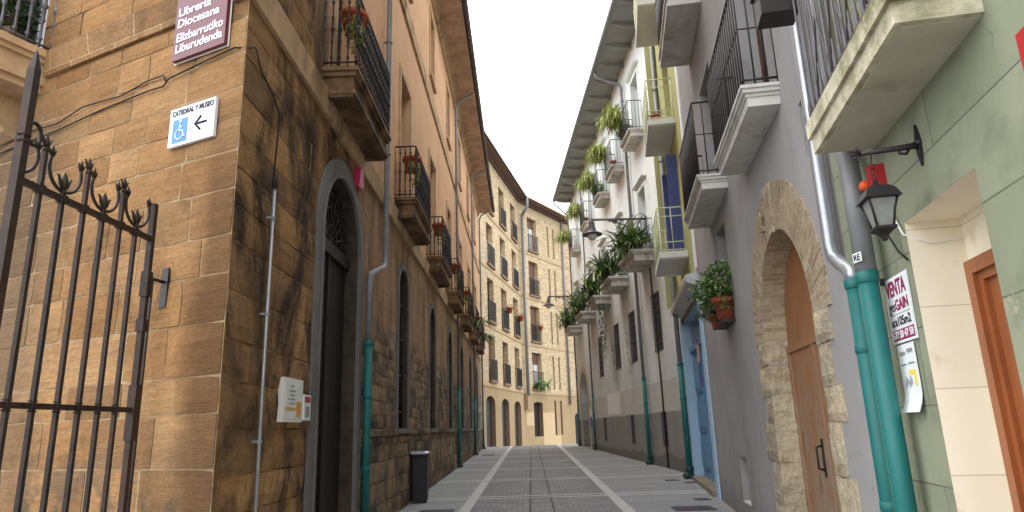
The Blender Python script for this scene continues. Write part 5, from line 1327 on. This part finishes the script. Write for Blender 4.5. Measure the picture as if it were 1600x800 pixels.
# posters
o = empty('sale_poster', nwp(NS(3.955), 0, 1.95), NRr, 'white VENTA sale poster with maroon lettering beside the teal pipes', 'poster')
b = MB(); b.box(0, .36, -.012, -.004, 0, .37); b.build('sheet', 'paper', o)
text_mesh('lettering', 'VENTA', .12, 'maroon_ink', o, (.025, -.0135, .265), bold=.003, width=.30, depth=.001)
text_mesh('lettering', 'ges', .085, 'ink', o, (.03, -.0135, .18), bold=0, width=.10, depth=.001)
text_mesh('lettering', 'GAIN', .085, 'maroon_ink', o, (.135, -.0135, .18), bold=.002, width=.19, depth=.001)
MB().box(.03, .33, -.0135, -.012, .158, .162).build('underline', 'grey_ink', o)
text_mesh('lettering', 'LOCAL', .05, 'ink', o, (.035, -.0135, .095), bold=0.0005, width=.09, depth=.001)
text_mesh('lettering', '105m2', .07, 'ink', o, (.135, -.0135, .095), bold=.0012, width=.19, depth=.001)
MB().box(.02, .345, -.0135, -.012, .015, .075).build('number_band', 'maroon_ink', o)
text_mesh('lettering', '677 50 47 58', .058, 'paper', o, (.03, -.015, .026), bold=.0012, width=.305, depth=.001)
MB().box(.0, .03, -.03, -.012, .35, .39).build('clip', 'iron', o)
o = empty('notice_poster', nwp(NS(3.92), 0, 1.57), NRr, 'smaller white notice with yellow and grey print below the sale poster', 'poster')
b = MB(); n = 8
for k in range(n):
    z0_, z1_ = k * .37 / n, (k + 1) * .37 / n; c0 = -.010 - .03 * max(0, 1 - z0_ / .12) ** 2; c1 = -.010 - .03 * max(0, 1 - z1_ / .12) ** 2
    b.hexa([(0, c0, z0_), (.25, c0, z0_), (.25, c0 + .003, z0_), (0, c0 + .003, z0_)], [(0, c1, z1_), (.25, c1, z1_), (.25, c1 + .003, z1_), (0, c1 + .003, z1_)])
b.build('sheet', 'paper', o)
MB().box(.03, .11, -.0125, -.0105, .31, .33).build('print', 'grey_ink', o); MB().box(.14, .22, -.0125, -.0105, .32, .34).build('print', 'grey_ink', o)
b = MB(); b.box(.12, .22, -.0125, -.0105, .20, .225); b.box(.19, .22, -.0125, -.0105, .14, .20); b.build('print', 'yellow_ink', o)
b = MB(); b.box(.03, .10, -.0125, -.0105, .255, .262); b.box(.13, .22, -.0125, -.0105, .258, .265); b.build('print', 'green_ink', o)
b = MB()
for k in range(6): b.tube([(.05 + .02 * k, -.012, .13 + .01 * (k % 3)), (.06 + .018 * k, -.012, .17 + .012 * ((k * 2) % 3))], .004, 4)
b.build('print', 'grey_ink', o)
# sticker on the dark pipe
o = empty('pipe_sticker', (xp - .068, 3.90, 2.43), NRr + .35, 'small white sticker with letters RE on the dark grey pipe', 'sticker')
MB().box(-.0, .075, -.004, 0, 0, .055).build('sheet', 'paper', o); text_mesh('lettering', 'RE', .05, 'ink', o, (.01, -.0055, .01), bold=.001, width=.055, depth=.0008)
# red sign at the right edge of frame
o = empty('shop_sign', nwp(NS(2.20), 0, 2.67), NRr, 'red wall sign cut by the right edge on the green wall', 'sign'); MB().box(0, .35, -.03, 0, 0, .20).build('panel', 'red', o)
# small purple and white plaque by the far arched door
o = empty('wall_plaque', (xw(35.2) - .0, 35.2, 1.55), WR, 'small purple and white plaque beside the far arched side door', 'sign')
MB().box(0, .5, -.03, 0, 0, .45).build('panel', 'purple', o); MB().box(0, .5, -.03, 0, .47, .85).build('panel', 'white_paint', o)
# yellow note and poster at blue door
o = empty('door_notice', (xg(13.6) - .05, 13.6, 2.25), OR_, 'dark blue notice hanging on the right jamb of the blue doorway', 'sign'); MB().box(-.45, -.05, -.02, 0, 0, .95).build('panel', 'navy', o); MB().box(-.40, -.1, -.023, -.02, .5, .85).build('print', 'orange_ink', o)
o = empty('doorbell', (xg(17.45) - .05, 17.45, 2.45), OR_, 'small yellow bell plate on the left jamb of the blue doorway', 'bell'); MB().box(0, .12, -.03, 0, 0, .16).build('plate', 'yellow_ink', o); MB().lathe([(.02, 0), (.02, .02), (0, .02)], (.06, -.03, .08), 8, ax='y').build('button', 'iron', o)

# ================================================================== PLANTS
def leaf(b, o, az, el, L_, w, droop, n=4, mi=0):
    o = Vector(o); d = Vector((math.cos(az) * math.cos(el), math.sin(az) * math.cos(el), math.sin(el))); side = Vector((-math.sin(az), math.cos(az), 0)); p = o.copy(); prev = None
    for k in range(n + 1):
        t = k / n; ww = w * (math.sin(PI * (.15 + .85 * t)) if t < 1 else 0.02) * .5
        cur = (p - side * ww, p + side * ww)
        if prev: b.face([prev[0], prev[1], cur[1], cur[0]], mi, uv=[(0, 0), (1, 0), (1, 1), (0, 1)], smooth=True)
        prev = cur; p = p + d * (L_ / n); d = (d + Vector((0, 0, -droop / n))).normalized()
def strap(b, c, n, L_, w, spread=.15, droop=1.2, mi=0, el=(.5, 1.4)):
    for _ in range(n):
        az = random.uniform(0, 2 * PI); leaf(b, (c[0] + random.uniform(-spread, spread), c[1] + random.uniform(-spread, spread), c[2]), az, random.uniform(*el), L_ * random.uniform(.6, 1.15), w, droop * random.uniform(.5, 1.3), 5, mi)
def clump(b, c, rad, n, ls, mi=0, flat=1.0):
    for _ in range(n):
        a, u = random.uniform(0, 2 * PI), random.uniform(-1, 1); r_ = rad * random.uniform(.35, 1) ** .6; q = math.sqrt(1 - u * u)
        p = Vector((c[0] + r_ * q * math.cos(a), c[1] + r_ * q * math.sin(a), c[2] + r_ * u * flat))
        leaf(b, p, random.uniform(0, 2 * PI), random.uniform(-.6, 1.0), ls * random.uniform(.7, 1.3), ls * .5, .8, 2, mi)
def pot_mesh(c, r=.12, h=.2, n=16):
    b = MB(); b.lathe([(r * .65, 0), (r * .95, h * .78), (r * 1.1, h * .78), (r * 1.12, h), (r * .95, h), (r * .9, h * .88)], c, n); return b
def planter(lab, loc, kind, cat='plant', group=None, s=1.0, pot=True, seed=0):
    random.seed(seed); o = empty('potted_plant', loc, 0, lab, cat, group); b = MB()
    if kind == 'strap':
        strap(b, (0, 0, .15 * s), int(60), .75 * s, .06 * s, .28 * s, 1.6)
        strap(b, (-.1, .3, .15 * s), int(50), .7 * s, .055 * s, .25 * s, 1.8); strap(b, (-.1, -.35, .15 * s), 50, .7 * s, .055 * s, .25 * s, 1.8)
        strap(b, (-.2, 0, .1 * s), 40, .7 * s, .05 * s, .3 * s, 2.8, el=(-.1, .7))
        b.mi = [random.random() < .0 and 1 or q_ for q_ in b.mi]
        for q_ in range(0, len(b.mi), 5):
            t_ = random.choice((0, 0, 0, 1, 1, 2))
            for e_ in range(q_, min(q_ + 5, len(b.mi))): b.mi[e_] = t_
        b.build('foliage', ['leaf_dark', 'leaf_mid', 'leaf_lime'], o)
    elif kind == 'lime':
        for q in (-.28, 0, .28): strap(b, (-.04, q * s, .12 * s), 110, .46 * s, .028 * s, .15 * s, 2.6, el=(0, 1.4))
        strap(b, (-.1, 0, .08 * s), 150, .5 * s, .026 * s, .28 * s, 3.8, el=(-.6, .6)); strap(b, (0, -.38 * s, .1 * s), 60, .45 * s, .026 * s, .08 * s, 3.8, el=(-.6, .6))
        b.build('foliage', 'leaf_lime', o)
    elif kind == 'bush':
        clump(b, (0, 0, .44 * s), .27 * s, 520, .085 * s); clump(b, (-.16 * s, .14 * s, .34 * s), .2 * s, 300, .08 * s); clump(b, (.0, -.1 * s, .2 * s), .14 * s, 160, .07 * s)
        b.build('foliage', 'leaf_mid', o); t = MB(); t.tube([(0, 0, .1 * s), (-.03, 0, .25 * s), (0, 0, .45 * s)], .012, 6); t.tube([(0, 0, .12 * s), (-.12 * s, .03, .3 * s)], .008, 6); t.build('stem', 'stem', o)
    elif kind == 'trail':
        strap(b, (0, 0, .2 * s), 26, .22 * s, .016 * s, .06 * s, 2.0); strap(b, (-.0, .0, .16 * s), 16, .34 * s, .014 * s, .05 * s, 4.5, el=(-.3, .7)); clump(b, (.06 * s, -.16 * s, -.12 * s), .1 * s, 130, .05 * s, flat=2.4)
        b.build('foliage', 'leaf_lime', o)
    elif kind == 'fern':
        strap(b, (0, 0, .1 * s), 70, .55 * s, .05 * s, .25 * s, 2.8, el=(-.2, 1.2)); b.build('foliage', 'leaf_mid', o)
    elif kind == 'flower':
        clump(b, (0, 0, .22 * s), .2 * s, 90, .07 * s); b.build('foliage', 'leaf_mid', o); f = MB(); clump(f, (0, 0, .26 * s), .24 * s, 90, .06 * s); f.build('flowers', 'flower_red', o)
    if pot == 'box': MB().box(-.08 * s, .08 * s, -.34 * s, .34 * s, -.06, .10 * s).build('planter_box', 'planter_grey', o)
    elif pot: pot_mesh((0, 0, 0), .15 * s, .26 * s).build('pot', 'terracotta', o)
    return o
# dark strap-leaf plants on the lower white-building balconies
names = ['farthest strap-leaf plant mass on the last low balcony of the white house', 'strap-leaf plants on the second farthest low balcony above the grey wall', 'strap-leaf plants on the middle low balcony of the white house', 'wide strap-leaf plants on the low balcony left of the lamp bracket', 'tallest strap-leaf plants on the nearest low balcony under the bell lamp']
for i, s_ in enumerate(LB):
    Y = WY0 - s_ / WL * (WY0 - WY1); p = (xw(Y) - .55, Y - .3, 6.95); planter(names[i], p, 'strap', group='dark strap-leaf balcony plants', s=1.35 if i else 1.25, pot='box', seed=10 + i)
for k, (Y, z) in enumerate(((22.1, 6.88), (21.6, 6.88), (20.9, 6.88))):
    pass
planter('terracotta potted strap-leaf plant at the near end of the closest low balcony', (xw(20.6) - .5, 20.6, 6.87), 'strap', group='dark strap-leaf balcony plants', s=.8, pot=True, seed=31)
# trailing dark creeper from the middle low balcony
random.seed(5); p0 = (xw(27.9) - .35, 27.9, 6.5); o = empty('hanging_creeper', p0, 0, 'long dark creeper hanging down the grey wall from the middle low balcony', 'plant'); b = MB()
for k in range(5):
    x_, y_ = random.uniform(-.3, .1), random.uniform(-.25, .25); L_ = random.uniform(1.2, 2.8)
    for q in range(int(L_ / .06)): leaf(b, (x_ + random.uniform(-.04, .04), y_ + random.uniform(-.05, .05), -q * .06), random.uniform(0, 6.28), random.uniform(-1, .3), .12, .07, .6, 2)
    b.tube([(x_, y_, .1), (x_, y_, -L_)], .006, 4)
b.build('foliage', 'leaf_dark', o)
# climbing weeds on grilles
for k, (Y, lab) in enumerate(((24.75, 'pale green weeds growing from the second nearest grille sill'), (27.6, 'pale green weeds hanging beside the third grille'))):
    random.seed(50 + k); o = empty('wall_weeds', (xw(Y) - .02, Y, 4.0), 0, lab, 'plant', 'weeds on the grey wall'); b = MB()
    for q in range(90): leaf(b, (random.uniform(-.08, 0), random.uniform(-.2, .2), random.uniform(-.7, .9)), random.uniform(2, 4.2), random.uniform(-.5, 1), .12, .04, 1.2, 2)
    b.build('foliage', 'leaf_mid', o)
# lime bushes on upper balconies
names = ['farthest yellow-green bush on the last upper balcony', 'yellow-green bush on the fourth upper balcony of the white house', 'yellow-green bush on the middle upper balcony beside red cloth', 'yellow-green bush on the second nearest upper balcony', 'largest yellow-green bush on the nearest upper balcony in view']
for i, s_ in enumerate(UB):
    Y = WY0 - s_ / WL * (WY0 - WY1); planter(names[i], (xw(Y) - .68, Y + .75, 11.85), 'lime', group='yellow-green hanging bushes on the upper balconies', s=1.25, pot='box', seed=70 + i)
for i, (s_, lab) in enumerate(((UB[2], 'small green plant inside the middle upper balcony railing'), (UB[4], 'small green plant low inside the nearest upper balcony railing'))):
    Y = WY0 - s_ / WL * (WY0 - WY1); planter(lab, (xw(Y) - .35, Y - .1 + .4 * i, 10.96), 'bush', s=.9, seed=90 + i, group='small plants inside upper balconies')
for i, (s_, lab) in enumerate(((UB[1], 'terracotta pot at the near end of the fourth upper balcony'), (UB[3], 'terracotta pot at the near end of the second nearest upper balcony'))):
    Y = WY0 - s_ / WL * (WY0 - WY1); planter(lab, (xw(Y) - .32, Y - .5, 10.96), 'trail', s=.8, seed=95 + i, group='small plants inside upper balconies')
# pots on the olive balconies
planter('small terracotta bowl on the middle pale green balcony', (xg(14.75) - .42, 14.75, 8.46), 'flower', s=.0 + .7, seed=3)
# niche plants on the grey wall
planter('leafy shrub in a terracotta pot on the grey wall niche ledge', (xg(9.75) - .10, 9.75, 2.985), 'bush', s=1.22, seed=4)
planter('smaller bushy plant in a terracotta pot, left of the leafy shrub', (xg(10.25) - .16, 10.25, 2.93), 'bush', s=.78, seed=6)
# left building pots hanging on the balcony railings
names = ['hanging red pot on the nearest balcony of the stone building', 'hanging red pot on the second balcony of the stone building', 'hanging red pot on the third balcony of the stone building', 'hanging red pot on the fourth balcony of the stone building', 'hanging red pot on the fifth balcony of the stone building']
for i, s_ in enumerate(BAYS[:5]):
    Y = 5.2 + s_ * LWD.y - .85; planter(names[i], (xl(Y) + .28, Y + .12, 6.58 - .035 * i), 'trail', group='red pots on the stone building balconies', s=1.15, seed=20 + i)
planter('leafy fern spilling from the sixth stone building balcony', (xl(30.5) + .4, 30.4, 6.2), 'fern', s=1.3, seed=40)
planter('round bush spilling over the last stone building balcony', (xl(34.8) + .4, 34.9, 6.1), 'fern', s=1.2, seed=41)
# corner balcony shrub
random.seed(8); p = lfp(3.55, .32, 5.67); o = empty('balcony_shrub', p, 0, 'dark leafy shrub behind the railing of the top left stone balcony', 'plant'); b = MB()
clump(b, (0, 0, .55), .42, 700, .09); clump(b, (-.5, .15, .5), .4, 500, .09); b.build('foliage', 'leaf_dark', o); MB().box(-.3, .3, -.12, .12, 0, .25).build('planter_box', 'trim_dark', o)
# flowers and fern on the brick building
def bwp(W2, x, y, z): v = W2(x, y, z); return (v[0] + A0.x, v[1] + A0.y, z)
planter('red flower pot on the middle brick window rail, third floor', bwp(wA, offA + 6.9, -.3, 9.6), 'flower', s=1.5, seed=60, group='flower pots on the brick building')
planter('red flower pot on the right brick window rail, third floor', bwp(wA, offA + 10.6, -.3, 9.55), 'flower', s=1.5, seed=61, group='flower pots on the brick building')
planter('terracotta flower box on the tall window right of the brick bend', bwp(wB, 2.5, -.3, 9.3), 'flower', s=1.2, seed=62, group='flower pots on the brick building')
planter('bright green plant hanging from the lowest tall brick window', bwp(wB, 2.3, -.4, 4.7), 'fern', s=2.1, seed=63, pot='box')
# dark planter box hanging over the green building balcony
o = empty('planter_box', nwp(NS(3.95), -.38, 4.15), NRr, 'black box planter on the far rail end of the near green balcony', 'planter'); MB().box(-.1, .1, -.12, .12, 0, .22).build('box', 'iron', o); MB().box(-.12, .12, -.14, .14, .22, .26).build('rim', 'iron', o)
